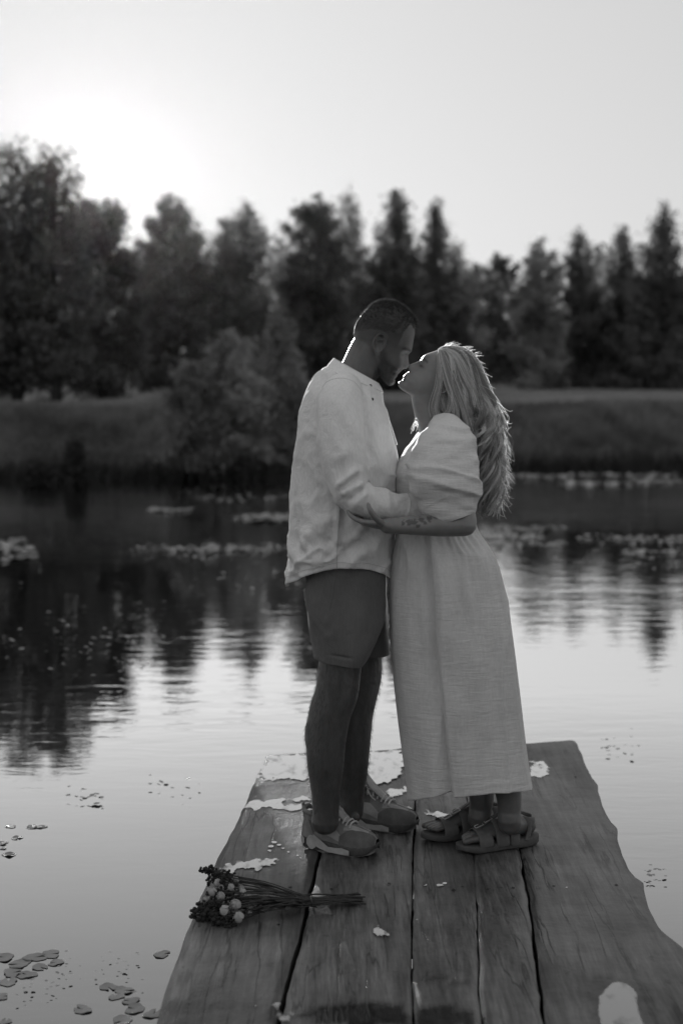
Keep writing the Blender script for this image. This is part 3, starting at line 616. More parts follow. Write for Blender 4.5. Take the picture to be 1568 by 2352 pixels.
# ------------------------------------------------------------------ people
YM, YW = 4.74, 4.69
def head_grid(front, back, widths, nose, eye_z, feats, n=120, m=96):
    """local head: x forward, y side, z up. front/back: (x,z) profile points; nose: (z_nasion, z_base)"""
    front = np.array(sorted(front, key=lambda q: q[1])); back = np.array(sorted(back, key=lambda q: q[1]))
    z0, z1 = front[0, 1], front[-1, 1]
    t = np.linspace(0, 1, n); z = z0 + (z1 - z0) * (.5 - .5 * np.cos(t * math.pi)) * .6 + (z1 - z0) * t * .4
    Fr = ip(z, front[:, 1], front[:, 0]); Bk = ip(z, back[:, 1], back[:, 0])
    k = np.array([.25, .5, .25])
    Bk[1:-1] = np.convolve(Bk, k, 'valid')
    zn, zb = nose
    Fn, Fb = ip(zn, front[:, 1], front[:, 0]), ip(zb, front[:, 1], front[:, 0])
    inn = (z > zb) & (z < zn); F0 = Fr.copy(); F0[inn] = Fb + (Fn - Fb) * (z[inn] - zb) / (zn - zb) - .004 * np.sin(math.pi * (z[inn] - zb) / (zn - zb))
    bulge = Fr - F0
    W = ip((z - z0) / (z1 - z0), *zip(*widths))
    th = np.linspace(0, 2 * math.pi, m, endpoint=False); C, S = np.cos(th), np.sin(th)
    ex = 2 / 2.25
    cx = np.sign(C) * np.abs(C) ** ex; sy = np.sign(S) * np.abs(S) ** ex
    mid = Bk + (F0 - Bk) * .47
    X = np.where(C[None] > 0, mid[:, None] + (F0 - mid)[:, None] * cx, mid[:, None] + (mid - Bk)[:, None] * cx)
    Yy = W[:, None] * sy[None] * (1 - .10 * np.clip(C, 0, 1)[None] ** 2)
    Z = np.repeat(z[:, None], m, 1)
    fw = np.clip(C, 0, 1)[None] ** .5
    wn = ip(z, [zb - .004, zb, zb + .012, zb + .022, zn], [.012, .0155, .0165, .012, .009])[:, None]
    X = X + bulge[:, None] * gss(Yy, wn) * (C[None] > 0)
    # nostril wings
    X = X + .006 * gss(np.abs(Yy) - .015, .006) * gss(Z - (zb + .009), .007) * fw
    ay = np.abs(Yy)
    X = X - feats.get('socket', .011) * gss(ay - .030, .014) * gss(Z - eye_z, .011) * fw           # eye sockets
    X = X + .0075 * gss(ay - .031, .0105) * gss(Z - (eye_z - .001), .0075) * fw                    # closed lids
    X = X + .004 * gss(ay - .030, .018) * gss(Z - (eye_z + .019), .006) * fw                       # brow ridge
    X = X + .003 * gss(ay - .040, .016) * gss(Z - (eye_z - .030), .016) * fw                       # cheekbone
    return np.stack([X, Yy, Z], -1)
def ear_blocks(c, fx, uz, side, s=1.0, tilt=.15):
    """helix, inner bowl and lobe as closed blocks; c in world; fx/uz head axes in world"""
    out = []; sd = np.array([0, side, 0.0]); f2 = nrm(fx * math.cos(tilt) - uz * math.sin(tilt) * -1); u2 = nrm(uz * math.cos(tilt) - fx * math.sin(tilt))
    a = np.linspace(-.9, 4.35, 26)   # round the rim
    rimp = [c + u2 * (.006 + .027 * math.sin(q)) * s - f2 * (.0165 * -math.cos(q)) * s + sd * (.009 + .011 * max(0, -math.cos(q))) for q in a]
    out.append(tube(rimp, .0042 * s, m=8, side=(0, 1, 0)))
    out.append(ellipsoid(c + sd * .004 + u2 * .004, (.013 * s, .0035, .024 * s), rot=np.column_stack([f2, sd, u2])))
    out.append(ellipsoid(c + sd * .007 - u2 * .024 * s + f2 * .004 * s, (.008 * s, .0055, .009 * s), rot=np.column_stack([f2, sd, u2])))
    out.append(ellipsoid(c + sd * .006 + f2 * .012 * s - u2 * .006 * s, (.004 * s, .005, .008 * s), rot=np.column_stack([f2, sd, u2])))
    an = [c + u2 * (.001 + .016 * math.sin(q)) * s + f2 * (.009 * math.cos(q)) * s + sd * .009 for q in np.linspace(1.2, 4.6, 12)]
    out.append(tube(an, .0028 * s, m=6, side=(0, 1, 0)))
    return out
def hand_blocks(wrist, fdir, palm_n, thumb_dir, curl=.6, s=1.0, spread=.16, thumb_curl=.3, thumb_out=.7, fcurl=None, thumb_pts=None):
    """palm plus five jointed fingers. fdir: from wrist to knuckles; palm_n: out of the palm; thumb_dir: side where the thumb leaves"""
    out = []; f = nrm(np.array(fdir, float)); pn = np.array(palm_n, float); pn = nrm(pn - f * (pn @ f)); td = np.array(thumb_dir, float); td = nrm(td - f * (td @ f) - pn * (td @ pn))
    w = np.array(wrist, float)
    rings = tube_rings([w - f * .015 * s, w + f * .02 * s, w + f * .05 * s, w + f * .085 * s], np.array([.026, .034, .041, .039]) * s, np.array([.019, .016, .0145, .012]) * s, m=18, side=td, n=12, round_ends=3)
    out.append(loft(rings))
    lens = [.072, .082, .076, .060]
    for i in range(4):
        o = (1.5 - i) * .0195 * s; base = w + f * (.083 - .004 * abs(i - 1.3)) * s + td * o
        ang = 0; p = base - f * .012; pts = [p, base]; d = f + td * (1.5 - i) * spread * .5; d = nrm(d); q = base
        c = curl if fcurl is None else fcurl[i]
        for k, fr in enumerate((.45, .30, .25)):
            ang += c * (.75, 1.0, .8)[k]; v = nrm(d * math.cos(ang) + pn * math.sin(ang)); q = q + v * lens[i] * fr * s; pts.append(q)
        out.append(tube(pts, np.array([.0095, .0098, .0088, .0080, .0062]) * s, m=10, side=td, n=16, round_ends=3))
    b = w + f * .022 * s + td * .026 * s; d = nrm(f * (1 - thumb_out) + td * thumb_out + pn * .35); pts = [w + f * .012 * s + td * .012 * s, b]; q = b; ang = 0
    e = nrm(f * .8 + pn * .3)
    for k, ln in enumerate((.040, .032, .026)):
        v = nrm(d * (1 - thumb_curl * k * .6) + e * thumb_curl * k * .6); q = q + v * ln * s; pts.append(q)
    if thumb_pts is not None: pts = [w + f * .012 * s + td * .012 * s] + list(thumb_pts)
    out.append(tube(pts, np.array([.012, .0125, .0108, .0098, .0070]) * s, m=10, side=pn, n=16, round_ends=3))
    return out
def one_skin(name, blocks, voxel, material, parent, smooth=4):
    """the overlapping closed blocks become one continuous skin"""
    mb = MB()
    for V, F in blocks: mb.add(V, F)
    V, F = mb.VF(); me = np_mesh('tmp', V, F)
    o = bpy.data.objects.new('tmp', me); COL.objects.link(o)
    md = o.modifiers.new('r', 'REMESH'); md.mode = 'VOXEL'; md.voxel_size = voxel; md.use_smooth_shade = True
    sm = o.modifiers.new('s', 'SMOOTH'); sm.factor = .5; sm.iterations = smooth
    m2 = evaluated(o); bpy.data.objects.remove(o)
    n = len(m2.vertices); C = np.empty(n * 3, np.float32); m2.vertices.foreach_get('co', C); C = C.reshape(-1, 3)
    off = np.array(parent.location, np.float32); m2.vertices.foreach_set('co', (C - off).ravel())
    m2.polygons.foreach_set('use_smooth', np.ones(len(m2.polygons), bool))
    m2.materials.clear(); m2.materials.append(material); m2.name = name
    b = bpy.data.objects.new(name, m2); link(b, parent)
    return b, C.astype(float)
def set_tone(o, vals, name='tone'):
    a = o.data.attributes.new(name, 'FLOAT', 'POINT'); a.data.foreach_set('value', np.asarray(vals, np.float32))
def ribbons(paths, r, rng):
    n, k, _ = paths.shape; T = nrm(np.gradient(paths, axis=1)); S = nrm(np.cross(T, rng.normal(size=(n, 1, 3))))
    V = np.stack([paths - S * r[..., None], paths + S * r[..., None]], 2).reshape(-1, 3)
    i = np.arange(k - 1)[None] * 2; F = np.stack([i, i + 1, i + 3, i + 2], -1) + (np.arange(n) * k * 2)[:, None, None]
    return V, F.reshape(-1, 4)
def strands(paths, r, m=3):
    """many hair paths (n,k,3), radii (n,k) -> one mesh"""
    n, k, _ = paths.shape; T = nrm(np.gradient(paths, axis=1)); ref = np.array([.3, .9, .2]); S = nrm(np.cross(T, ref)); B = np.cross(T, S)
    th = np.arange(m) * 2 * math.pi / m
    V = paths[:, :, None] + r[:, :, None, None] * (np.cos(th)[None, None, :, None] * S[:, :, None] + np.sin(th)[None, None, :, None] * B[:, :, None])
    base = np.arange(n)[:, None, None, None] * k * m; i = np.arange(k - 1)[None, :, None]; j = np.arange(m)[None, None, :]
    a = i * m + j; b = i * m + (j + 1) % m
    F = (np.stack([a, b, b + m, a + m], -1) + base).reshape(-1, 4)
    return V.reshape(-1, 3), F
def px_rings(rows, Yc, m=96, n=60, ex=2.2, sides=None):
    """garment rings from picture rows: (left x, left y, right x, right y, half depth). Angle 0 = right side, pi/2 = far side, 3pi/2 = near side"""
    rows = crom(np.array(rows, float), n); th = np.linspace(0, 2 * math.pi, m, endpoint=False); C, S = np.cos(th), np.sin(th)
    e = 2 / ex; cx = np.sign(C) * np.abs(C) ** e; sy = np.sign(S) * np.abs(S) ** e
    out = []
    for r in rows:
        a = at(r[0], r[1], Yc); b = at(r[2], r[3], Yc); c = (a + b) / 2; h = (b - a) / 2
        out.append(c + cx[:, None] * h + sy[:, None] * np.array([0, r[4], 0]))
    return np.array(out), th
def ring_normals(Rg):
    du = np.roll(Rg, -1, 1) - np.roll(Rg, 1, 1); dv = np.gradient(Rg, axis=0); return nrm(np.cross(du, dv))
def shell(Rg, t):
    """give an open lofted cloth a thickness, inward"""
    Nn = ring_normals(Rg); inner = Rg - Nn * t
    n, m, _ = Rg.shape; V = np.concatenate([Rg.reshape(-1, 3), inner.reshape(-1, 3)]); F = grid_faces(n, m); k = n * m
    j = np.arange(m); jj = (j + 1) % m
    rim0 = np.stack([jj, j, j + k, jj + k], -1); e = (n - 1) * m
    rim1 = np.stack([e + j, e + jj, e + jj + k, e + j + k], -1)
    return V, [F, F[:, ::-1] + k, rim0, rim1]
def ridged(P, seed, sc, ang=0.0):
    c, s = math.cos(ang), math.sin(ang); Q = np.stack([(P[..., 0] * c + P[..., 2] * s) * sc[0], P[..., 1] * sc[1], (-P[..., 0] * s + P[..., 2] * c) * sc[2]], -1)
    Q = Q + .35 * np.stack([fbm(Q * .6, seed + 1, 2), fbm(Q * .6, seed + 2, 2), fbm(Q * .6, seed + 3, 2)], -1)
    return (1 - np.clip(np.abs(fbm(Q, seed, 2)), 0, 1)) ** 5 - .2
def seam_ring(parent, Rg, k, rad=.0012, nm='seam', off=.0006):
    Nn = ring_normals(Rg)[k]; c = Rg[k].mean(0); sg = np.sign(((Rg[k] - c) * Nn).sum()); P = Rg[k] + Nn * sg * off
    obj(nm, *tube(np.concatenate([P, P[:1]]), rad, m=5, side=(0, 0, 1), round_ends=0), M['stitch'], parent)
def crease(P, lines):
    """sum of soft ridges (+) / valleys (-) along world segments: (a, b, width, height)"""
    d = np.zeros(P.shape[:-1])
    for a, b, wd, h in lines:
        a = np.asarray(a); b = np.asarray(b); ab = b - a; L2 = ab @ ab
        t = np.clip(((P - a) @ ab) / L2, -.15, 1.15); q = a + t[..., None] * ab
        fade = np.exp(-np.clip(np.abs(t - .5) - .3, 0, 1) ** 2 / .06)
        d += h * np.exp(-(np.linalg.norm(P - q, axis=-1) / wd) ** 2) * fade
    return d
# ================================================================== the man
man = empty('person', at(800, 1945, YM) * np.array([1, 1, 0]) + np.array([0, 0, DZ]))
tag(man, 'person in pale band-collar shirt, dark shorts and chunky sneakers, leaning in for a kiss', 'person')
z4 = lambda X, Y_: ((1280 + X / 3.92) / 1.6327, (1120 + Y_ / 3.92) / 1.6327)
def head_axes(tilt, facing):
    """picture-plane axes: forward and up, tilt > 0 bends the face down"""
    c, s = math.cos(tilt), math.sin(tilt)
    return np.array([facing * c, 0, -s]), np.array([facing * s, 0, c])
mf, mu = head_axes(R(22), 1)
mO = at(*z4(600, 700), YM)
def loc(f, u, O, Yc): 
    return lambda X, Y_: (lambda d: (d @ f, d @ u))(at(*z4(X, Y_), Yc) - O)
ml = loc(mf, mu, mO, YM)
m_front = [ml(*q) for q in [(640, 72), (760, 92), (850, 135), (930, 195), (1005, 270), (1062, 345), (1082, 430), (1075, 520), (1060, 610), (1043, 700), (1031, 770), (1010, 795), (982, 815), (983, 870), (992, 930), (1000, 975), (990, 1012), (960, 1028), (905, 1038), (880, 1062), (852, 1090), (838, 1102), (824, 1112), (806, 1126), (822, 1140), (812, 1156), (790, 1166), (778, 1180), (788, 1212), (782, 1246), (758, 1272), (715, 1288)]]
mz = [q[1] for q in m_front]; top_i = int(np.argmax(mz)); m_front = [q for i, q in enumerate(m_front) if i >= top_i]
m_back = [m_front[0]] + [ml(*q) for q in [(640, 72), (500, 100), (385, 175), (295, 270), (235, 360), (190, 450), (176, 510), (195, 580), (240, 680), (330, 800), (400, 900), (470, 1010), (540, 1120), (620, 1220)]] + [(m_front[-1][0] - .01, m_front[-1][1])]
mwid = [(0, .012), (.03, .030), (.08, .042), (.16, .053), (.28, .062), (.42, .069), (.55, .074), (.68, .077), (.80, .074), (.88, .064), (.94, .048), (.98, .026), (1, .004)]
m_eye = ml(960, 850)[1]; m_nose = (ml(982, 815)[1], ml(905, 1038)[1])
HG = head_grid(m_front, m_back, mwid, m_nose, m_eye, {})
toW = lambda Q, O, f, u: O + Q[..., 0:1] * f + Q[..., 1:2] * np.array([0, 1.0, 0]) + Q[..., 2:3] * u
HGm = toW(HG, mO, mf, mu)
Ym_n, Ym_f = YM - .10, YM + .10
A = lambda x, y, dy: at(x, y, YM + dy)
blocks = [loft(HGm)]
for sgn in (-1, 1): blocks += ear_blocks(at(*z4(535, 690), YM) + np.array([0, sgn * .072, 0]), mf, mu, sgn, 1.12, .1)
blocks.append(tube([A(800, 905, 0), A(822, 858, 0), A(846, 808, 0), A(868, 770, 0)], [.072, .066, .064, .06], [.074, .064, .064, .06], m=24, n=14))
blocks.append(tube([A(798, 1400, 0), A(790, 1300, 0), A(788, 1150, 0), A(792, 1000, 0), A(795, 930, 0), A(800, 890, 0)], [.10, .115, .135, .15, .145, .08], [.08, .10, .12, .12, .09, .06], m=28, n=30))
SHO = {}
for sgn, sh, el, wr in ((-1, A(785, 925, -.15), A(815, 1142, -.25), A(962, 1172, -.185)), (1, A(790, 925, .15), A(838, 1135, .25), A(985, 1150, .19))):
    blocks.append(tube([A(790, 920, sgn * .08), sh, (sh + el) / 2, el, (el * .6 + wr * .4), wr], [.06, .058, .048, .040, .040, .028], m=18, n=30, side=(0, 1, 0)))
    tip = A(1040, 1168, -.15) if sgn < 0 else A(1075, 1150, .13)
    blocks += hand_blocks(wr, tip - wr, (0, -sgn, 0.0), (0, 0, 1.0), curl=.22, s=1.08, thumb_out=.6)
legs = {-1: [(800, 1390, .055), (795, 1440, .070), (781, 1525, .0720), (773, 1590, .0720), (757, 1640, .0705), (748.5, 1700, .067), (747.5, 1760, .061), (748, 1815, .0495), (748, 1858, .045), (746, 1890, .046)],
        1: [(812, 1390, .055), (822, 1440, .070), (827, 1535, .0765), (819, 1600, .0700), (811, 1640, .0690), (807, 1700, .0665), (806, 1770, .058), (806, 1815, .048), (806, 1840, .0455), (804, 1865, .046)]}
for sgn in (-1, 1):
    dy = [sgn * .095 + (sgn * .008) * i / 9 for i in range(10)]
    P = [A(x, y, d) for (x, y, r), d in zip(legs[sgn], dy)]; rr = np.array([r for *_, r in legs[sgn]])
    blocks.append(tube(P, rr * .88, rr, m=26, n=46))
for sgn, dx in ((-1, 0), (1, 56)):
    yy = sgn * .1
    blocks.append(ellipsoid(A(728 + dx, 1690, yy), (.042, .045, .085), 12, 18))            # calf
    blocks.append(ellipsoid(A(800 + dx * .8, 1596, yy), (.030, .042, .055), 12, 18))       # kneecap
    blocks.append(ellipsoid(A(760 + dx, 1880, yy - sgn * .036), (.016, .012, .018), 8, 12)) # ankle bone
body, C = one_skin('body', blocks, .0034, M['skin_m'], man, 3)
# skin tones: stubble, brows, lips
D = C - mO; lf_, lu, ly = D @ mf, D @ mu, np.abs(C[:, 1] - YM)
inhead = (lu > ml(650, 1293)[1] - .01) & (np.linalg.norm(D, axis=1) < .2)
hl = lambda X, Y_: ml(X, Y_)
tone = np.ones(len(C))
jaw_top = ip(lf_, [hl(560, 760)[0], hl(700, 900)[0], hl(840, 1010)[0], hl(900, 1040)[0], hl(1000, 1020)[0]], [hl(560, 700)[1], hl(700, 900)[1], hl(840, 1020)[1], hl(900, 1045)[1], hl(1000, 1050)[1]])
beard = sstep(.014, -.020, lu - jaw_top + .004 * fbm(C * 90, 6, 2)) * inhead * (lf_ > hl(560, 760)[0] - .012) * sstep(-.018, .02, lf_ - hl(500, 1000)[0])
tone *= 1 - .22 * inhead * sstep(hl(560, 700)[0], hl(760, 800)[0], lf_)  # face darkened toward the front: its shade is put into the skin colour
tone *= 1 - .50 * beard
spk = fbm(C * 300, 3, 1); tone *= 1 + .18 * spk * beard
brow_z = hl(985, 790)[1]
tone *= 1 - .75 * gss(lu - (hl(1000, 770)[1] + .000 - .10 * np.clip(ly - .03, 0, 1)), .0055) * sstep(.006, .014, ly) * sstep(.058, .048, ly) * (lf_ > hl(850, 800)[0]) * inhead
tone *= 1 - .45 * gss(lu - (m_eye - .002), .0032) * gss(ly - .031, .013) * (lf_ > hl(850, 850)[0]) * inhead
fade = sstep(-.06, .002, lu - ip(lf_, [hl(180, 540)[0], hl(450, 500)[0], hl(620, 540)[0], hl(890, 540)[0], hl(900, 540)[0] + .004], [hl(180, 540)[1], hl(450, 500)[1], hl(620, 540)[1], hl(890, 540)[1], .3])) * inhead * (lf_ < hl(890, 520)[0])
tone *= 1 - .62 * fade
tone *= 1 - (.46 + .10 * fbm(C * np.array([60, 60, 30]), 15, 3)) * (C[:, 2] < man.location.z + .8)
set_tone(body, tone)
# cropped hair: a cap that follows the scalp, plus thousands of short bristles
Q = HG.reshape(-1, 3); Nn = nrm(np.cross(np.roll(HG, -1, 1) - np.roll(HG, 1, 1), np.gradient(HG, axis=0)))
cen = np.array([HG[..., 0].mean(), 0, hl(600, 500)[1]]); sgnn = np.sign(((HG - cen) * Nn).sum(-1, keepdims=True)); Nn = Nn * sgnn
def hairline(x):
    xs = [hl(170, 520)[0], hl(300, 500)[0], hl(450, 475)[0], hl(600, 500)[0], hl(760, 520)[0], hl(880, 500)[0], hl(905, 400)[0], hl(935, 300)[0], hl(1000, 380)[0], hl(1062, 400)[0], hl(1110, 400)[0]]
    zs = [hl(170, 520)[1], hl(300, 500)[1], hl(450, 475)[1], hl(600, 520)[1], hl(760, 535)[1], hl(880, 520)[1], hl(905, 420)[1], hl(935, 320)[1], hl(1000, 350)[1], hl(1062, 410)[1], hl(1110, 420)[1]]
    o = np.argsort(xs); return ip(x, np.array(xs)[o], np.array(zs)[o])
front_mid = np.abs(HG[..., 1]) < .035
edge_z = hairline(HG[..., 0]); edge_z = np.where(front_mid & (HG[..., 0] > hl(940, 300)[0]), np.minimum(edge_z, hl(1075, 440)[1]), edge_z)
amt = sstep(-.008, ip(HG[..., 0], [hl(700, 500)[0], hl(950, 300)[0]], [.036, .014]), HG[..., 2] - edge_z + .004 * fbm(HG * 160, 8, 2))
top = ip(HG[..., 2], [hl(200, 480)[1], hl(300, 250)[1], hl(640, 72)[1]], [.004, .007, .009])
thick = amt * top * (1 + .10 * fbm(HG * 220, 4, 2))
Hc = HG + Nn * (thick - .0015)[..., None]
Fq = grid_faces(*HG.shape[:2]); keep = (amt.reshape(-1)[Fq].max(1) > .05)
hair = obj('hair', toW(Hc, mO, mf, mu).reshape(-1, 3), Fq[keep], M['hair_m'], man)
set_tone(hair, (.8 + .2 * fbm(HG * 250, 12, 2) + .5 * (1 - amt)).reshape(-1))
rng = np.random.default_rng(5); cand = np.where(amt.reshape(-1) > .04)[0]; pick = rng.choice(cand, 9000)
p0 = Hc.reshape(-1, 3)[pick] + rng.normal(size=(9000, 3)) * .0016; nn = nrm(Nn.reshape(-1, 3)[pick] + rng.normal(size=(9000, 3)) * .30 + np.array([.25, 0, .1]))
ln = rng.uniform(.004, .010, 9000) * (.15 + .85 * amt.reshape(-1)[pick] ** 1.5) * (.6 + .6 * sstep(hl(600, 300)[1], hl(900, 150)[1], p0[:, 2]))
pth = p0[:, None] + nn[:, None] * (np.linspace(-.1, 1, 3)[None, :, None] * ln[:, None, None])
V, F = strands(toW(pth, mO, mf, mu), np.repeat([[.00055, .00045, .0002]], 9000, 0))
bris = obj('bristles', V, F, M['hair_tip'], hair); set_tone(bris, np.repeat(rng.uniform(.5, 1.6, 9000) * (.4 + .6 * amt.reshape(-1)[pick]), 9)); bris['kind'] = 'stuff'
# beard stubble
rng = np.random.default_rng(16); cand = np.where((beard > .6) & (lf_ < hl(770, 1150)[0]))[0]; pk_ = rng.choice(cand, 5200); p0 = C[pk_]
nn = nrm(p0 - (mO - mu * .03)); dd = nrm(nn * .6 - mu * .8 + mf * .25 + rng.normal(size=(5200, 3)) * .3)
pth = p0[:, None] + dd[:, None] * (np.linspace(0, 1, 3)[None, :, None] * rng.uniform(.0012, .0032, 5200)[:, None, None]) + nn[:, None] * .0006
V, F = strands(pth, np.repeat([[.0005, .0004, .0002]], 5200, 0)); bd_ = obj('beard', V, F, M['hair_m'], man); set_tone(bd_, np.repeat(rng.uniform(.8, 2.2, 5200), 9)); bd_['kind'] = 'stuff'
# fine hair on the shins and calves
rng = np.random.default_rng(15); cand = np.where((C[:, 2] < man.location.z + .66) & (C[:, 2] > man.location.z + .14))[0]; pk_ = rng.choice(cand, 4200); p0 = C[pk_]
axx = np.where(p0[:, 1] < YM, A(760, 1700, -.1)[0], A(812, 1700, .1)[0]); axy = np.where(p0[:, 1] < YM, YM - .1, YM + .1)
nn = nrm(np.column_stack([p0[:, 0] - axx, p0[:, 1] - axy, 0 * axx])); dd = nrm(nn * .5 + np.array([0, 0, -1]) + rng.normal(size=(4200, 3)) * .25)
pth = p0[:, None] + dd[:, None] * (np.linspace(0, 1, 3)[None, :, None] * rng.uniform(.008, .018, 4200)[:, None, None]) + nn[:, None] * .001
V, F = strands(pth, np.repeat([[.0004, .0003, .0001]], 4200, 0)); lh = obj('leg_hair', V, F, M['hair_m'], man); set_tone(lh, np.full(4200 * 9, 1.0)); lh['kind'] = 'stuff'
# ---- shirt
rows = [(659, 1347, 905, 1331, .165), (660, 1300, 905, 1285, .172), (662, 1240, 906, 1225, .178), (665, 1150, 913, 1130, .182), (671, 1065, 918, 1078, .186), (681, 995, 909, 1022, .188), (691, 932, 894, 972, .182), (706, 889, 880, 925, .165), (729, 857, 876, 906, .130), (746, 845, 874, 898, .098), (755, 841, 868, 893, .080)]
Rg, th = px_rings(rows, YM, 128, 110, 2.25)
v = np.linspace(0, 1, 110)[:, None]; sd = np.abs(np.sin(th))[None, :]
Rg[..., 2] += .070 * sd ** 1.5 * np.exp(-(v / .16) ** 2) * (1 - .0 * v)                      # hem rises at the side seams
Nn2 = ring_normals(Rg); P = Rg
near = (np.sin(th) < 0)[None, :]
B = lambda x, y: at(x, y, YM - .18)
lines = [(B(778, 1313), B(775, 1160), .007, .007), (B(790, 1313), B(786, 1160), .009, -.006), (B(690, 1225), B(770, 1255), .012, -.007), (B(680, 1270), B(745, 1215), .012, .006), (B(690, 1300), B(765, 1235), .011, -.005), (B(700, 1130), B(740, 1120), .016, -.006), (B(668, 1200), B(765, 1195), .012, .004),
         (B(660, 1290), B(760, 1310), .012, -.005), (B(800, 1300), B(880, 1240), .022, .008), (B(790, 1280), B(860, 1225), .02, -.007), (B(850, 940), B(862, 1020), .013, .006), (B(862, 950), B(885, 1060), .014, -.006), (B(840, 930), B(850, 1060), .012, -.005), (B(880, 1000), B(905, 1100), .013, .005),
         (B(790, 855), B(840, 905), .010, -.004), (B(775, 862), B(830, 925), .010, .005), (B(720, 940), B(700, 1080), .014, -.006), (B(705, 1000), B(690, 1150), .016, .006), (B(700, 1075), B(735, 1060), .014, .006), (B(735, 905), B(722, 980), .010, -.007), (B(870, 1150), B(900, 1230), .018, .006)]
disp = 1.4 * crease(P, lines) + .0022 * fbm(P * np.array([9, 9, 4.5]), 21) + .0012 * fbm(P * np.array([28, 28, 14]), 25) + .003 * np.sin(th * 9 + 1)[None, :] * np.exp(-(v / .35) ** 2)
low = sstep(.55, .1, v); disp = disp + 0.0072 * ridged(P, 201, (15, 8, 5), .9) * (.3 + low) + 0.0072 * ridged(P, 207, (14, 8, 4.5), -.7) * (.2 + low) + 0.0060 * ridged(P, 211, (16, 8, 3.5), .15)
disp = disp * 1.7 * (1 - .8 * sstep(.86, 1, v))
sidew = np.abs(np.sin(th))[None, :] ** .6
Rg = Rg + Nn2 * (disp * (.35 + .65 * sidew))[..., None]
shirt = obj('shirt', *shell(Rg, .0022), M['shirt'], man)
seam_ring(shirt, Rg, 4, .0009, 'hem_stitching')
js = 96 + int(128 * (-math.atan2(0, 1)) / 6.283); P_ = Rg[0:62, 95] - np.array([0, .0008, 0])
obj('side_seam', *tube(P_, .0013, m=5, side=(1, 0, 0)), M['stitch'], shirt)
# sleeves
def sleeve(path, rad, name, m, parent, lines, seed, n=90, mm=64, amp=.006, puff=None, freq=(10, 10, 10), fine=.0028, rb=None, rid=.006, rsc=(13, 8, 5), rang=.25, cuff=False):
    Rg = tube_rings(path, rad, rb, m=mm, n=n, side=(0, 1, 0)); Nn = ring_normals(Rg)
    c = Rg.mean(1, keepdims=True); s = np.sign(((Rg - c) * Nn).sum(-1, keepdims=True)); Nn = Nn * s
    d = 1.7 * crease(Rg, lines) + amp * fbm(Rg * np.array(freq), seed) + fine * fbm(Rg * 30, seed + 4) + rid * ridged(Rg, seed + 9, rsc, rang)
    if cuff: d = d + .003 * sstep(.88, .9, np.linspace(0, 1, n))[:, None]
    d = d * (.15 + .85 * sstep(.05, .32, np.linspace(0, 1, n)))[:, None]
    Rg = Rg + Nn * d[..., None]
    if s.mean() < 0: Rg = Rg[:, ::-1]
    o = obj(name, *shell(Rg, .0022), m, parent)
    if cuff:
        seam_ring(o, Rg, int(n * .89), .0011, 'cuff_seam'); seam_ring(o, Rg, int(n * .13), .0006, 'armhole_seam')
    return o
Sx = lambda x, y, dy: A(x, y, dy)
nearsl = [Sx(800, 892, -.06), Sx(786, 905, -.135), Sx(782, 950, -.195), Sx(784, 1020, -.225), Sx(795, 1085, -.240), Sx(812, 1130, -.250), Sx(842, 1150, -.25), Sx(880, 1158, -.235), Sx(925, 1167, -.205), Sx(966, 1174, -.185)]
nr = [.050, .066, .074, .075, .071, .064, .056, .048, .041, .036]
W_ = lambda x, y: at(x, y, YM - .31)
lines = [(W_(772, 1118), W_(850, 1052), .009, .008), (W_(790, 1120), W_(838, 1078), .006, -.008), (W_(772, 1140), W_(846, 1104), .008, .007), (W_(800, 1150), W_(850, 1112), .005, -.008), (W_(812, 1160), W_(848, 1128), .006, .005), (W_(838, 1122), W_(854, 1108), .007, -.008), (W_(760, 1060), W_(800, 1040), .014, .005), (W_(830, 1050), W_(838, 960), .014, -.006),
         (W_(760, 940), W_(758, 1040), .012, -.004), (W_(800, 920), W_(812, 1020), .014, .004), (W_(885, 1130), W_(868, 1185), .008, .006), (W_(900, 1135), W_(885, 1190), .006, -.006), (W_(918, 1140), W_(905, 1195), .006, .005), (W_(930, 1145), W_(920, 1196), .006, -.005), (W_(860, 1125), W_(845, 1185), .008, -.005)]
sleeve(nearsl, nr, 'sleeve', M['shirt'], shirt, lines, 61, amp=.003, fine=.0012, rid=.008, cuff=True)
farsl = [Sx(800, 892, .06), Sx(790, 905, .135), Sx(790, 950, .195), Sx(796, 1020, .22), Sx(812, 1085, .24), Sx(838, 1130, .25), Sx(880, 1140, .24), Sx(930, 1146, .21), Sx(985, 1150, .19)]
sleeve(farsl, nr[:8] + [.038], 'sleeve', M['shirt'], shirt, [], 62, amp=.003, fine=.0012, cuff=True)
# band collar, buttons, placket
cr = [(744, 850, 879, 903, .106), (749, 843, 879, 898, .101), (758, 831, 875, 889, .090), (764, 824, 871, 882, .083), (767, 822, 869, 880, .081)]
Rc, th = px_rings(cr, YM, 72, 8, 2.2); colr = obj('collar', *shell(Rc, .0045), M['seam'], shirt); seam_ring(colr, Rc, 1, .0013, 'collar_seam'); seam_ring(colr, Rc, 6, .0008, 'collar_stitching')
for bx, by in ((850.6, 886), (854.5, 917)):
    c = at(bx, by, YM - (.092 if by < 900 else .128)); V, F = ellipsoid(c, (.0048, .0028, .0052), 8, 14); obj('button', V, F, M['button'], shirt)
pk = np.array([at(x, y, YM - .012) for x, y in [(868, 882), (876, 902), (879, 925), (889, 955), (900, 988), (910, 1020)]]); 
obj('placket', *tube(pk, .017, .0035, m=12, n=24, side=(0, 1, 0)), M['seam'], shirt)
sm_ = [at(x, y, YM - .1825) for x, y in [(778, 1306), (776, 1250), (774, 1180)]]
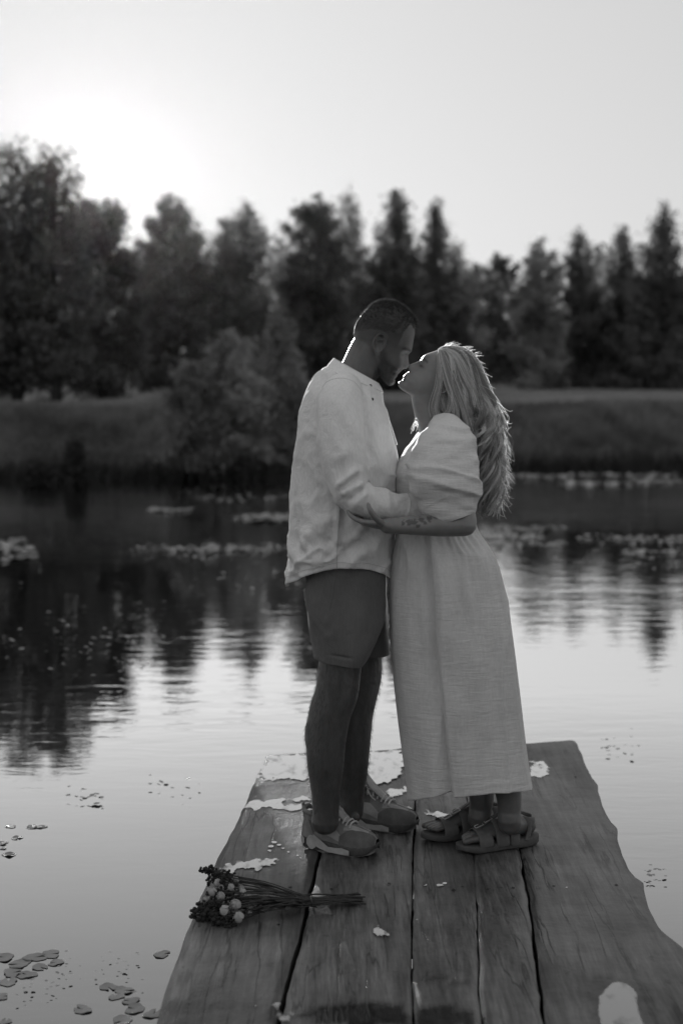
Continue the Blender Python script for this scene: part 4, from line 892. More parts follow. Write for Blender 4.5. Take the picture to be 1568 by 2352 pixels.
# ---- shorts
def leg_rows(rows, Yc, hd, seed, flare=0):
    Rg, th = px_rings([(a, b, c, d, hd * k) for a, b, c, d, k in rows], Yc, 80, 60, 2.3); Nn = ring_normals(Rg)
    Bx = lambda x, y: at(x, y, Yc - hd)
    ln = [(Bx(757, 1330), Bx(745, 1490), .010, .006), (Bx(770, 1330), Bx(760, 1400), .008, -.007), (Bx(720, 1470), Bx(745, 1420), .012, .006), (Bx(730, 1480), Bx(752, 1440), .010, -.006), (Bx(870, 1350), Bx(850, 1480), .02, -.006), (Bx(722, 1499), Bx(838, 1519), .004, -.0025)]
    d = 3.0 * crease(Rg, ln) + .004 * fbm(Rg * np.array([9, 9, 5]), seed) + .006 * ridged(Rg, seed + 5, (11, 7, 3.0), .25) + .0015 * fbm(Rg * 26, seed + 1)
    return shell(Rg + Nn * d[..., None], .0025)
mb = MB()
mb.add(*leg_rows([(722, 1505, 836, 1527, .98), (718, 1480, 853, 1500, 1), (713, 1440, 872, 1462, 1), (706, 1390, 886, 1420, .95), (702, 1350, 888, 1370, .82), (708, 1295, 880, 1295, .55)], YM - .075, .105, 71))
mb.add(*leg_rows([(770, 1492, 893, 1500, .98), (765, 1470, 892, 1475, 1), (740, 1430, 890, 1440, 1), (715, 1390, 889, 1405, .95), (704, 1350, 888, 1365, .82), (708, 1295, 880, 1295, .55)], YM + .075, .105, 72))
Rw, _ = px_rings([(706, 1372, 884, 1385, .140), (702, 1330, 886, 1335, .145), (702, 1290, 884, 1290, .14), (708, 1250, 878, 1250, .13)], YM, 64, 24); V, F = shell(Rw, .002); mb.add(V, F)
shorts = mb.build('shorts', M['shorts'], man)
pkp = [at(x, y, YM - .19) for x, y in [(768, 1330), (764, 1365), (757, 1400)]]
obj('pocket_welt', *tube(pkp, .0022, .0022, m=6, n=16), M['shoe_dark'], shorts)
V, F = tube([at(707, 1345, YM - .06), at(716, 1362, YM - .17), at(720, 1372, YM - .18)], .002, m=6, n=10); 
# ---- sneakers
def sneaker(heel_px, toe_px, name_label, parent, flip=1):
    hp = onz(*heel_px, DZ); tp = onz(*toe_px, DZ); f = nrm(tp - hp); Ls = np.linalg.norm(tp - hp); s = np.cross([0, 0, 1.0], f); zup = np.array([0, 0, 1.22])
    Wd = lambda t: ip(t, [0, .03, .10, .25, .42, .60, .75, .88, .96, 1], [.014, .030, .041, .045, .044, .052, .056, .052, .040, .020])
    zt = lambda t: ip(t, [0, .1, .3, .5, .75, 1], [.040, .038, .034, .030, .028, .032])
    z0 = lambda t: ip(t, [0, .06, .2, .8, .92, 1], [.014, .004, .0, .0, .006, .020])
    hh = lambda t: ip(t, [0, .03, .10, .20, .30, .36, .45, .60, .75, .88, .96, 1], [.070, .098, .100, .092, .096, .108, .104, .086, .070, .062, .055, .044])
    tw = lambda t: ip(t, [0, .1, .3, .42, .6, .8, 1], [.5, .62, .62, .60, .62, .70, .8])
    world = lambda x, y, z: hp + f * (x * Ls)[..., None] + s * y[..., None] + zup * z[..., None]
    root = bpy.data.objects.new('sneaker', None); link(root, parent); root.location = Vector(hp) - Vector(parent.location); tag(root, name_label)
    t = np.linspace(0, 1, 60); mm = 40; a = np.linspace(0, 2 * math.pi, mm, endpoint=False)
    def section(tv, ang, off=0.0):   # the upper: an arch from one side of the sole to the other
        w0 = Wd(tv) * .97 + off; H = hh(tv) - zt(tv) + .012; C, S_ = np.cos(ang), np.sin(ang)
        k = np.clip(S_, 0, 1); wid = w0 * (1 - (1 - tw(tv)) * k ** 1.3)
        return wid * np.sign(C) * np.abs(C) ** .75, zt(tv) - .012 + (H + off) * np.sign(S_) * np.abs(S_) ** .8
    T, Aa = np.meshgrid(t, a, indexing='ij')
    # sole: flared rounded slab
    w0 = Wd(T) + .004; C, S_ = np.cos(Aa), np.sin(Aa); zc = (zt(T) + z0(T)) / 2; zh = (zt(T) - z0(T)) / 2
    so_ = world(T, w0 * np.sign(C) * np.abs(C) ** .45 * (1 - .05 * S_) + .0022 * np.sin(T * 70) * (np.abs(S_) < .5), zc + zh * np.sign(S_) * np.abs(S_) ** .35 )
    sole = obj('sole', *loft(so_), M['rubber'], root)
    y, z = section(T, Aa * .5 * 1.0); au = np.linspace(-.25, math.pi + .25, mm); T2, A2 = np.meshgrid(t, au, indexing='ij')
    y, z = section(T2, A2); up = world(T2, y, z + .0012 * fbm(np.stack([T2 * 20, A2 * 4, 0 * T2], -1), 3)); n_, m_ = T2.shape
    V = up.reshape(-1, 3); obj('upper', V, [grid_faces(n_, m_, False)], M['shoe'], root)
    def patch(nm, tt, lo, hi, mt, off, on='upper', nt=26, na=7, side=-1):
        u = np.linspace(0, 1, na); Tg, U = np.meshgrid(np.linspace(tt[0], tt[1], nt), u, indexing='ij')
        k = (Tg - tt[0]) / (tt[1] - tt[0]); l_ = ip(k, np.linspace(0, 1, len(lo)), lo); h_ = ip(k, np.linspace(0, 1, len(hi)), hi)
        if on == 'upper':
            an = l_ + (h_ - l_) * U; an = an if side > 0 else math.pi - an; yy, zz = section(Tg, an, off)
        else:
            zz = z0(Tg) + (zt(Tg) - z0(Tg)) * (l_ + (h_ - l_) * U); yy = side * (Wd(Tg) + .004 + off + .0015)
        V = world(Tg, yy, zz).reshape(-1, 3); F = grid_faces(nt, na, False); return obj(nm, V, [F], mt, root)
    for sd_ in (-1, 1):
        patch('toe_guard', (.56, .995), [-.1, -.1, -.1], [.35, .95, 1.25, 1.35], M['shoe_dark'], .0022, side=sd_)
        patch('vamp_panel', (.60, .90), [.65, 1.0, 1.2], [1.0, 1.5, 1.55], M['shoe_light'], .0018, side=sd_)
        patch('side_panel', (.30, .60), [.25, .20, .15], [.55, .62, .35], M['shoe_light'], .002, side=sd_)
        patch('quarter_overlay', (.06, .44), [.0, .25, .5, .5], [.7, .75, .95, 1.1], M['shoe_dark'], .0016, side=sd_)
        patch('heel_counter', (.02, .20), [.05, .05, .05], [.5, .75, .25], M['shoe'], .0034, side=sd_)
        patch('midsole_wave', (.22, .72), [.50, .25, .08, .10, .12, .16], [1.35, 1.0, .55, .62, .75, .62], M['foam'], .0022, 'sole', side=sd_)
        patch('midsole_pod', (.125, .255), [.45, .12, .12, .35], [.80, 1.2, 1.25, .9], M['foam'], .0026, 'sole', nt=16, side=sd_)
        patch('heel_pod', (.015, .095), [.5, .2, .45], [.7, 1.0, .8], M['foam'], .003, 'sole', nt=14, side=sd_)
    # collar lip, tongue, laces, pull tab
    lip = [];  
    for q in np.linspace(.06, math.pi * 2 - .06, 34):
        tv = .185 - .165 * math.cos(q); sdv = math.sin(q); lip.append(hp + f * tv * Ls + s * sdv * .036 * (1 if tv < .3 else .9) + zup * (hh(tv) + .004 + .012 * sstep(.08, .0, tv)))
    obj('collar_lip', *tube(np.array(lip), .0075, m=8, n=60, side=(0, 0, 1)), M['shoe'], root)
    tg = np.array([[x * Ls, z_] for x, z_ in ((.60, .086), (.48, .110), (.40, .128), (.335, .150))])
    obj('tongue', *tube([hp + f * a_ + zup * b_ for a_, b_ in tg], [.022, .026, .029, .026], [.006, .007, .007, .004], m=16, n=16, side=s), M['shoe_light'], root)
    obj('pull_tab', *tube([hp + f * .345 * Ls + zup * .140 + s * -.004, hp + f * .325 * Ls + zup * .158, hp + f * .30 * Ls + zup * .158], [.009, .010, .008], [.003, .003, .003], m=10, n=8, side=s), M['foam'], root)
    obj('heel_tab', *tube([hp + f * .03 * Ls + zup * .07, hp + f * .012 * Ls + zup * .10, hp - f * .004 * Ls + zup * .118], [.012, .014, .012], [.004, .004, .003], m=10, n=8, side=s), M['shoe_light'], root)
    for i, tv in enumerate((.40, .46, .52, .58, .635, .685)):
        pts = [world(np.array(tv + .012 * math.sin(q * 3 + i)), section(np.array(tv), np.array(q), .006)[0], section(np.array(tv), np.array(q), .0065)[1]) for q in np.linspace(.95, math.pi - .95, 9)]
        obj('lace', *tube(pts, .0036, m=6, n=18), M['lace'], root)
    bow = [hp + f * .40 * Ls + zup * .118, hp + f * .42 * Ls + s * .03 + zup * .112, hp + f * .47 * Ls + s * .045 + zup * .10, hp + f * .45 * Ls + s * .02 + zup * .115, hp + f * .40 * Ls - s * .02 + zup * .118, hp + f * .47 * Ls - s * .045 + zup * .10, hp + f * .52 * Ls - s * .04 + zup * .088]
    obj('lace', *tube(bow, .0026, m=6, n=40), M['lace'], root)
    return root
sneaker((697, 1938), (866, 1963), 'grey sneaker nearer the bouquet, seen from its outer side', man)
sneaker((778, 1886), (957, 1909), 'far sneaker pointing at the sandals, mostly in shadow', man)
# ================================================================== the woman
woman = empty('person', at(1110, 1945, YW) * np.array([1, 1, 0]) + np.array([0, 0, DZ]))
tag(woman, 'person with long wavy blond hair in a pale puff-sleeve gauze dress, face tilted up', 'person')
wf, wu = head_axes(R(-41), -1)
wO = at(*z4(1240, 1130), YW); wl = loc(wf, wu, wO, YW)
w_front = [wl(*q) for q in [(1560, 760), (1470, 745), (1400, 757), (1370, 770), (1290, 796), (1240, 815), (1212, 833), (1188, 865), (1165, 898), (1148, 912), (1100, 930), (1050, 946), (1005, 962), (978, 985), (975, 1010), (990, 1035), (1003, 1050), (985, 1072), (946, 1100), (928, 1116), (906, 1138), (902, 1155), (914, 1168), (903, 1184), (908, 1196), (880, 1203), (852, 1214), (836, 1240), (830, 1262), (838, 1290), (858, 1316)]]
wz = [q[1] for q in w_front]; k0 = int(np.argmax(wz)); w_front = w_front[k0:]
tz = w_front[0]; bz_ = w_front[-1]
# smooth egg-shaped back of the skull, hidden under the hair
ang = np.linspace(0, 1, 16)[1:-1]
zz_ = tz[1] + (bz_[1] - tz[1]) * ang
w_back = [tz] + [(tz[0] - .075 * math.sin(min(a * 1.35, 1) * math.pi / 2) ** .7 - .045 * math.sin(a * math.pi) + .115 * max(0, a - .55) ** 1.2, z) for a, z in zip(ang, zz_)] + [(bz_[0] - .008, bz_[1])]
wwid = [(0, .010), (.03, .024), (.08, .035), (.16, .046), (.28, .055), (.42, .063), (.55, .069), (.68, .072), (.80, .070), (.88, .061), (.94, .046), (.98, .025), (1, .004)]
w_eye = wl(1165, 975)[1]; w_nose = (wl(1150, 912)[1], wl(1000, 1053)[1])
WG = head_grid(w_front, w_back, wwid, w_nose, w_eye, {'socket': .009})
B_ = lambda x, y, dy: at(x, y, YW + dy)
blocks = [loft(toW(WG, wO, wf, wu))]
for sgn in (-1, 1): blocks += ear_blocks(wO + np.array([0, sgn * .066, 0]) - wf * .062 + wu * .0, wf, wu, sgn, .95, .1)
blocks.append(tube([B_(1005, 1010, 0), B_(998, 985, 0), B_(988, 945, 0), B_(984, 905, 0), B_(1000, 870, 0)], [.060, .055, .050, .050, .05], [.062, .054, .0535, .056, .055], m=24, n=14))
blocks.append(tube([B_(1040, 1380, 0), B_(1030, 1300, 0), B_(1010, 1200, 0), B_(1005, 1100, 0), B_(1005, 1030, 0), B_(1003, 995, 0)], [.11, .12, .10, .115, .115, .07], [.08, .085, .075, .09, .075, .05], m=28, n=30))
w_wr = B_(888, 1208, -.265); w_el = B_(1066, 1203, -.245)
for sgn, sh, el, wr in ((-1, B_(1030, 1022, -.14), w_el, w_wr), (1, B_(1030, 1022, .14), B_(1050, 1195, .26), B_(900, 1175, .29))):
    blocks.append(tube([B_(1015, 1015, sgn * .07), sh, (sh + el) / 2, el], [.05, .05, .046, .040], m=18, n=18))
    blocks.append(tube([el, el * .7 + wr * .3, el * .35 + wr * .65, wr], [.038, .0375, .032, .0235], [.040, .0385, .031, .024], m=20, n=20))
# near hand closes on his elbow: fingers under it, thumb up the outside
blocks += hand_blocks(w_wr, B_(800, 1196, -.215) - w_wr, (0, .25, .95), (0, -.95, .30), curl=.34, s=.90, fcurl=[.30, .36, .40, .44], thumb_pts=[B_(872, 1199, -.292), B_(859, 1186, -.312), B_(849, 1170, -.318), B_(845, 1158, -.314)])
blocks += hand_blocks(B_(900, 1175, .29), B_(820, 1150, .30) - B_(900, 1175, .29), (0, -.6, .6), (0, .6, .6), curl=.3, s=.9)
wlegs = {-1: [(1060, 1380, .06), (1100, 1560, .055), (1140, 1700, .055), (1160, 1790, .048), (1168, 1830, .0425), (1169, 1862, .039), (1170, 1890, .040)],
         1: [(1050, 1380, .06), (1070, 1560, .06), (1092, 1700, .055), (1104, 1790, .047), (1105, 1830, .0425), (1103, 1858, .039), (1100, 1880, .040)]}
FEET = {-1: ((1226, 1938), (1050, 1958), 'sandal'), 1: ((1150, 1912), (970, 1932), 'sandal')}
footfr = {}
for sgn in (-1, 1):
    P = [B_(x, y, sgn * .065 if i < 4 else sgn * (.062 if sgn < 0 else .055)) for i, (x, y, r) in enumerate(wlegs[sgn])]
    blocks.append(tube(P, [r for *_, r in wlegs[sgn]], m=22, n=36))
    (hx, hy), (tx, ty), _ = FEET[sgn]; hp = onz(hx, hy, DZ); tp = onz(tx, ty, DZ); f = nrm(tp - hp); Ls = np.linalg.norm(tp - hp); s = np.cross([0, 0, 1.0], f)
    footfr[sgn] = (hp, f, s, Ls); zu = np.array([0, 0, 1.0]); bed = .036
    q = lambda t, y, z: hp + f * t * Ls + s * y + zu * (bed + z)
    blocks.append(tube([q(.07, 0, .030), q(.16, 0, .034), q(.30, 0, .042), q(.45, 0, .036), q(.60, 0, .026), q(.72, 0, .018), q(.78, 0, .014)], [.024, .030, .031, .032, .038, .040, .036], [.028, .034, .041, .035, .025, .018, .013], m=24, n=24, side=s))
    ank = P[-1]; blocks.append(tube([P[-2], ank, q(.20, 0, .04)], [.038, .037, .034], m=18, n=10))
    for i, (yy, ln, r) in enumerate(((.028, .20, .0125), (.010, .19, .0095), (-.006, .175, .009), (-.020, .155, .0088), (-.032, .125, .008))):
        yy = yy if sgn > 0 else -yy; yy *= -1
        blocks.append(tube([q(.70, yy, .012), q(.72 + ln * .6, yy, .014), q(.74 + ln, yy, .009)], [r, r * 1.05, r * .9], m=10, n=10, side=s))
wbody, C = one_skin('body', blocks, .0034, M['skin_w'], woman, 3)
D = C - wO; lf_, lu, ly = D @ wf, D @ wu, np.abs(C[:, 1] - YW); inhead = np.linalg.norm(D, axis=1) < .17
tone = np.ones(len(C))
tone *= 1 - .72 * gss(lu - (wl(1225, 905)[1] - .12 * np.clip(ly - .036, 0, 1)), .0036) * sstep(.010, .018, ly) * sstep(.056, .046, ly) * (lf_ > wl(1260, 950)[0]) * inhead
tone *= 1 - .80 * gss(lu - (w_eye - .003 + .06 * np.clip(ly - .03, 0, 1)), .0034) * gss(ly - .033, .012) * (lf_ > wl(1260, 1000)[0]) * inhead
tone *= 1 - .50 * gss(lu - wl(912, 1166)[1], .0075) * sstep(.026, .018, ly) * (lf_ > wl(975, 1160)[0]) * inhead
# floral tattoo on the outside of the forearm
tp_ = [at(x, y, YW - .28) for x, y in [(925, 1200), (940, 1198), (952, 1200), (968, 1194), (985, 1192), (1000, 1186), (958, 1207), (975, 1200)]]
tt_ = np.zeros(len(C))
for p, r_ in zip(tp_, (.008, .012, .010, .009, .009, .008, .007, .006)):
    dd = np.hypot(C[:, 0] - p[0], C[:, 2] - p[2]) / r_ + .55 * fbm(C * 190, 44, 2); tt_ = np.maximum(tt_, sstep(1.0, .8, dd))
tone *= 1 - .6 * tt_ * (C[:, 1] < YW - .245) * (C[:, 0] < w_el[0])
# lower legs darker: shade of the dress put into the skin colour, with some tan
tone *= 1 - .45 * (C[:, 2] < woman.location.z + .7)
set_tone(wbody, tone)
# ---- dress: skirt
rows = [(934, 1838, 1221, 1812, .150), (929, 1790, 1216, 1780, .150), (919, 1720, 1208, 1715, .152), (909, 1640, 1199, 1635, .155), (900, 1560, 1190, 1555, .160), (894, 1460, 1177, 1455, .165), (894, 1370, 1160, 1368, .165), (899, 1300, 1146, 1300, .155), (906, 1260, 1124, 1258, .140), (914, 1225, 1099, 1226, .122), (918, 1205, 1090, 1205, .115), (922, 1188, 1085, 1188, .112)]
Rg, th = px_rings(rows, YW, 220, 120, 2.1)
v = np.linspace(0, 1, 120)[:, None]; nearw = np.clip(-np.sin(th), 0, 1)[None, :]
Rg[..., 2] += .042 * nearw ** 1.2 * np.exp(-(v / .22) ** 2)
Nn = ring_normals(Rg)
xp = Rg[..., 0]; P = Rg
K = lambda x, y: at(x, y, YW - .165)
lines = [(K(962, 1240), K(975, 1500), .020, .010), (K(1015, 1240), K(1030, 1500), .026, .012), (K(1052, 1600), K(1060, 1830), .026, .012), (K(940, 1240), K(930, 1420), .016, -.008), (K(930, 1240), K(915, 1380), .012, .006), (K(1010, 1650), K(1022, 1830), .016, .006),
         (K(1080, 1225), K(1140, 1480), .010, .006), (K(1072, 1225), K(1125, 1450), .010, -.006), (K(1060, 1225), K(1085, 1420), .012, .006), (K(1045, 1230), K(1060, 1400), .010, -.006), (K(1095, 1230), K(1160, 1500), .012, -.005), (K(1030, 1230), K(1038, 1330), .008, .004), (K(1100, 1500), K(1120, 1700), .03, .006), (K(1160, 1500), K(1180, 1750), .03, -.005)]
gath = np.sin(th * 34 + 2 * np.sin(th * 5))[None, :] * .006 * np.exp(-((1 - v) / .24) ** 2)
disp = 1.7 * crease(P, lines) + .008 * fbm(np.stack([P[..., 0] * 12, P[..., 1] * 12, P[..., 2] * 1.6], -1), 91) + gath + .0007 * fbm(np.stack([P[..., 0] * 18, P[..., 1] * 18, P[..., 2] * 90], -1), 97)
xc = ip(-P[..., 2], [-K(985, 1200)[2], -K(990, 1240)[2], -K(1003, 1480)[2], -K(1040, 1835)[2]], [K(985, 1200)[0], K(988, 1240)[0], K(1003, 1480)[0], K(1040, 1835)[0]]); sx = P[..., 0] - xc
stepd = np.where(sx < 0, -.026 * np.exp(sx / .055), .010 * np.exp(-sx / .07)); k_ = sstep(-.005, .005, sx); stepd = (1 - k_) * -.026 * np.exp(np.minimum(sx, 0) / .055) + k_ * .010 * np.exp(-np.maximum(sx, 0) / .07)
disp += stepd * nearw ** .5 + .016 * ridged(P, 231, (9, 6, 1.0), .05)
Rg[..., 2] += .016 * np.exp(-(v / .12) ** 2) * (1 - k_) * np.exp(np.minimum(sx, 0) / .08) * nearw
disp += .010 * np.sin(th * 7 + 1.3)[None, :] * sstep(.75, 0, v) * (np.sin(th) > 0)[None, :]
Rg = Rg + Nn * disp[..., None] * (.3 + .7 * np.abs(np.sin(th)) ** .5)[None, :, None]
dress = obj('dress', *shell(Rg, .002), M['dress'], woman); dress['label'] = 'long pale gauze dress with vertical folds'
# bodice
rows = [(924, 1212, 1082, 1212, .112), (912, 1170, 1083, 1170, .118), (904, 1120, 1080, 1120, .128), (906, 1085, 1078, 1085, .132), (925, 1045, 1075, 1048, .130), (945, 1010, 1066, 1015, .118), (955, 994, 1055, 992, .095), (968, 985, 1042, 978, .078)]
Rg, th = px_rings(rows, YW, 96, 60, 2.2); Nn = ring_normals(Rg)
d = .005 * fbm(Rg * np.array([12, 12, 9]), 101) + .0025 * fbm(Rg * 28, 102)
obj('bodice', *shell(Rg + Nn * d[..., None], .002), M['dress'], dress)
# puff sleeve, gathered above the elbow
K2 = lambda x, y: at(x, y, YW - .33)
lines = [(K2(960, 1030), K2(1085, 1040), .012, .007), (K2(950, 1050), K2(1090, 1065), .012, -.009), (K2(940, 1075), K2(1090, 1050), .014, .010), (K2(935, 1100), K2(1080, 1075), .012, -.010), (K2(930, 1095), K2(1000, 1080), .012, .008), (K2(950, 1125), K2(1095, 1095), .013, .009), (K2(1040, 1060), K2(1098, 1085), .012, -.008), (K2(960, 1150), K2(1090, 1125), .012, -.010), (K2(1000, 1150), K2(1100, 1148), .012, .012), (K2(1010, 1165), K2(1095, 1162), .009, -.012), (K2(975, 1180), K2(1060, 1160), .010, .010), (K2(930, 1110), K2(965, 1170), .012, -.008), (K2(915, 1090), K2(955, 1150), .012, .008), (K2(1000, 1000), K2(1070, 1010), .010, -.005)]
path = [B_(1016, 995, -.055), B_(1024, 992, -.10), B_(1024, 1018, -.155), B_(1016, 1065, -.195), B_(1020, 1110, -.215), B_(1035, 1150, -.225), B_(1046, 1178, -.235), B_(1052, 1196, -.24)]
sleeve(path, [.045, .066, .085, .098, .100, .086, .068, .052], 'sleeve', M['dress'], dress, lines, 111, n=110, mm=110, amp=.008, freq=(5, 5, 17), fine=.0015, rid=.011, rsc=(4.5, 6, 15), rang=-.25, rb=[.040, .060, .088, .108, .112, .100, .078, .060])
path = [B_(1016, 995, .055), B_(1024, 992, .10), B_(1024, 1018, .155), B_(1020, 1065, .19), B_(1024, 1110, .21), B_(1030, 1150, .225), B_(1038, 1178, .235), B_(1044, 1192, .24)]
sleeve(path, [.045, .066, .085, .098, .100, .086, .068, .052], 'sleeve', M['dress'], dress, [], 112, amp=.010, freq=(7, 7, 14))
# ---- sandals
def sandal(sgn, label):
    hp, f, s, Ls = footfr[sgn]; zu = np.array([0, 0, 1.0]); root = bpy.data.objects.new('sandal', None); link(root, woman); root.location = Vector(hp) - Vector(woman.location); tag(root, label)
    Wd = lambda t: ip(t, [-.04, 0, .10, .25, .42, .60, .75, .88, .97, 1.01], [.012, .026, .036, .037, .037, .045, .049, .043, .028, .010])
    t = np.linspace(-.04, 1.01, 50); a = np.linspace(0, 2 * math.pi, 32, endpoint=False); T, Aa = np.meshgrid(t, a, indexing='ij'); C, S_ = np.cos(Aa), np.sin(Aa)
    zl = ip(T, [-.04, .1, .8, 1.01], [.008, 0, 0, .012]); zh = ip(T, [-.04, .1, .5, .8, 1.01], [.040, .038, .034, .030, .032])
    mk = lambda y, z, tt=T: hp + f * (tt * Ls)[..., None] + s * y[..., None] + zu * z[..., None]
    obj('sole', *loft(mk(Wd(T) * np.sign(C) * np.abs(C) ** .5 + .0012 * np.sin(T * 90) * (S_ < 0), (zl + zh) / 2 + (zh - zl) / 2 * np.sign(S_) * np.abs(S_) ** .4)), M['sandal_sole'], root)
    def strap(t0, t1, wd, hgt, nm='strap', lift=.004, a0=-.1, th=.0032, mat_=None):
        q = np.linspace(a0, math.pi - a0, 30); tt = t0 + (t1 - t0) * (q - a0) / (math.pi - 2 * a0)
        pts = hp + f * (tt * Ls)[:, None] + s * (ip(tt, [0, .3, .6, .75], [.036, .037, .044, .047]) * np.cos(q))[:, None] + zu * (.030 + (hgt + lift) * np.clip(np.sin(q), -.3, 1) ** .85 if a0 >= 0 else .030 + (hgt + lift) * np.sign(np.sin(q)) * np.abs(np.sin(q)) ** .85)[:, None]
        return obj(nm, *tube(pts, wd, th, m=10, n=40, side=f, round_ends=2), mat_ or M['sandal'], root)
    e = 1 if sgn < 0 else -1
    strap(.69, .72, .027, .040); strap(.47, .53, .025, .066); strap(.31, .35, .018, .088)
    q = np.linspace(0, 2 * math.pi, 40)
    ring_ = hp + f * ((.185 - .165 * np.cos(q)) * Ls)[:, None] + s * (.038 * np.sin(q))[:, None] + zu * (.085 + .022 * np.sin(q / 2) ** 2)[:, None]
    obj('heel_strap', *tube(ring_[2:-2], .017, .003, m=10, n=60, side=(0, 0, 1)), M['sandal'], root)
    pts = [hp + f * x * Ls + s * (-.010 * e) + zu * z for x, z in ((.76, .070), (.66, .084), (.54, .104), (.42, .124), (.33, .134), (.29, .132))]
    obj('centre_strap', *tube(pts, .011, .003, m=10, n=30, side=s), M['sandal'], root)
    for x, z in ((.71, .0815), (.60, .098)):
        c = hp + f * x * Ls + s * (-.012 * e) + zu * z; d1 = nrm(-f * .9 + zu * .35)
        pts = [c + d1 * u * .014 + s * w_ * .010 for u, w_ in ((-1, -1), (1, -1), (1, 1), (-1, 1), (-1, -1))]
        o = obj('buckle', *tube(np.array(pts), .0019, m=6, side=(0, 0, 1)), M['metal'], root)
    for ss in (-1, 1):
        obj('side_strap', *tube([hp + f * .16 * Ls + s * ss * .037 + zu * .03, hp + f * .13 * Ls + s * ss * .037 + zu * .062, hp + f * .13 * Ls + s * ss * .036 + zu * .092], .009, .003, m=8, n=12, side=f), M['sandal'], root)
sandal(-1, 'near strappy sandal showing bare toes and two buckles'); sandal(1, 'far strappy sandal whose toe meets the dark sneaker')
# ---- long hair: a dense core and thousands of strands that follow it
z1 = lambda X, Y_: ((1200 + X / 1.96) / 1.6327, (1080 + Y_ / 1.96) / 1.6327)
gF = [z1(*q) for q in [(872, 452), (868, 500), (862, 560), (850, 640), (832, 720), (838, 800), (862, 870), (905, 930), (965, 975), (1020, 1020), (1062, 1075), (1095, 1130), (1118, 1190), (1138, 1260), (1150, 1340), (1152, 1420), (1158, 1500), (1172, 1580), (1188, 1650)]]
gB = [z1(*q) for q in [(905, 436), (975, 428), (1050, 445), (1105, 482), (1150, 545), (1180, 620), (1208, 700), (1240, 780), (1272, 850), (1290, 920), (1292, 990), (1288, 1050), (1290, 1120), (1298, 1200), (1305, 1280), (1308, 1360), (1306, 1440), (1302, 1520), (1270, 1655)]]
dep = [.020, .052, .072, .082, .086, .087, .086, .084, .082, .080, .078, .078, .078, .076, .074, .070, .064, .055, .035]
gF = np.array([at(*q, YW) for q in gF]); gB = np.array([at(*q, YW) for q in gB]); NT = 64
GF, GB = crom(gF, NT), crom(gB, NT); DP = crom(np.array(dep)[:, None], NT)[:, 0]
# set the mass on her back, a little nearer the camera lower down
cy_ = np.zeros(NT)
mid = (GF + GB) / 2; hx_ = (GB - GF) / 2
def hair_pt(ti, phi, rho, dx=0, dy=0):
    """ti in 0..NT-1 (float), phi angle, rho radius"""
    i = np.clip(ti.astype(int), 0, NT - 2); u = (ti - i)[..., None]
    m_ = mid[i] * (1 - u) + mid[i + 1] * u; h_ = hx_[i] * (1 - u) + hx_[i + 1] * u; d_ = (DP[i] * (1 - u[..., 0]) + DP[i + 1] * u[..., 0])
    return m_ + h_ * (rho * np.cos(phi))[..., None] + np.stack([0 * phi, d_ * rho * np.sin(phi), 0 * phi], -1)
T_, Ph = np.meshgrid(np.linspace(0, NT - 1.001, 130), np.linspace(0, 2 * math.pi, 72, endpoint=False), indexing='ij')
core = hair_pt(T_, Ph, .87 + .05 * fbm(np.stack([np.cos(Ph) * 5, np.sin(Ph) * 5, T_ * .03], -1), 7) + .03 * np.sin(Ph * 17 + T_ * .12))
V, F = loft(core); whair = obj('hair', V, F, M['hair_w'], woman); set_tone(whair, np.concatenate([(.34 + .22 * fbm(np.stack([np.cos(Ph) * 8, np.sin(Ph) * 8, T_ * .02], -1), 9)).ravel(), [.3, .3]])); whair['label'] = 'long wavy blond hair falling down the back'
rng = np.random.default_rng(9); ns = 8000; KP = 36
nloc = 130; lphi = rng.uniform(0, 2 * math.pi, nloc); lrho = rng.uniform(.86, 1.04, nloc); lph2 = rng.uniform(0, 6.28, nloc); lfr = rng.uniform(.28, .42, nloc); lamp = rng.uniform(.5, 1.4, nloc); lton = rng.uniform(.35, 1.25, nloc); lend = rng.uniform(.70, 1.0, nloc); lst = np.where(rng.uniform(size=nloc) < .8, 0, rng.uniform(0, .2, nloc))
lk = rng.integers(0, nloc, ns); s = np.linspace(0, 1, KP)[None]
en = np.clip(lend[lk] + rng.normal(size=ns) * .05, .4, 1.0)[:, None]; st = lst[lk][:, None]
ti = (st + (en - st) * s) * (NT - 1.01)
sp_ = rng.normal(size=(ns, 1)) * .085; 
phi = lphi[lk][:, None] + sp_ * (.8 + .3 * s) + .25 * np.sin(ti * .09 + lph2[lk][:, None])
rho = lrho[lk][:, None] + rng.normal(size=(ns, 1)) * .03 + 0 * s
wave = sstep(.22, .60, ti / NT) * lamp[lk][:, None]
P = hair_pt(ti, phi, rho)
ph = ti * lfr[lk][:, None] + lph2[lk][:, None]
P = P + (wave * .020)[..., None] * np.stack([np.sin(ph), np.cos(ph) * .9, .35 * np.sin(ph * .7 + 1)], -1)
P = P + rng.normal(size=(ns, 1, 3)) * .0012
fly = rng.uniform(size=ns) < .05; P[fly] += (rng.normal(size=(fly.sum(), 1, 3)) * .012 + np.array([.012, 0, .003])) * (s[..., None] ** 1.5) * np.array([1, .7, 1])
rad = np.repeat(np.linspace(1, .45, KP)[None], ns, 0) * rng.uniform(.0005, .0010, ns)[:, None]
V, F = ribbons(P, rad, rng); st_o = obj('strands', V, F, M['hair_w'], whair); set_tone(st_o, np.repeat(lton[lk] * rng.uniform(.75, 1.25, ns), KP * 2)); st_o['kind'] = 'stuff'
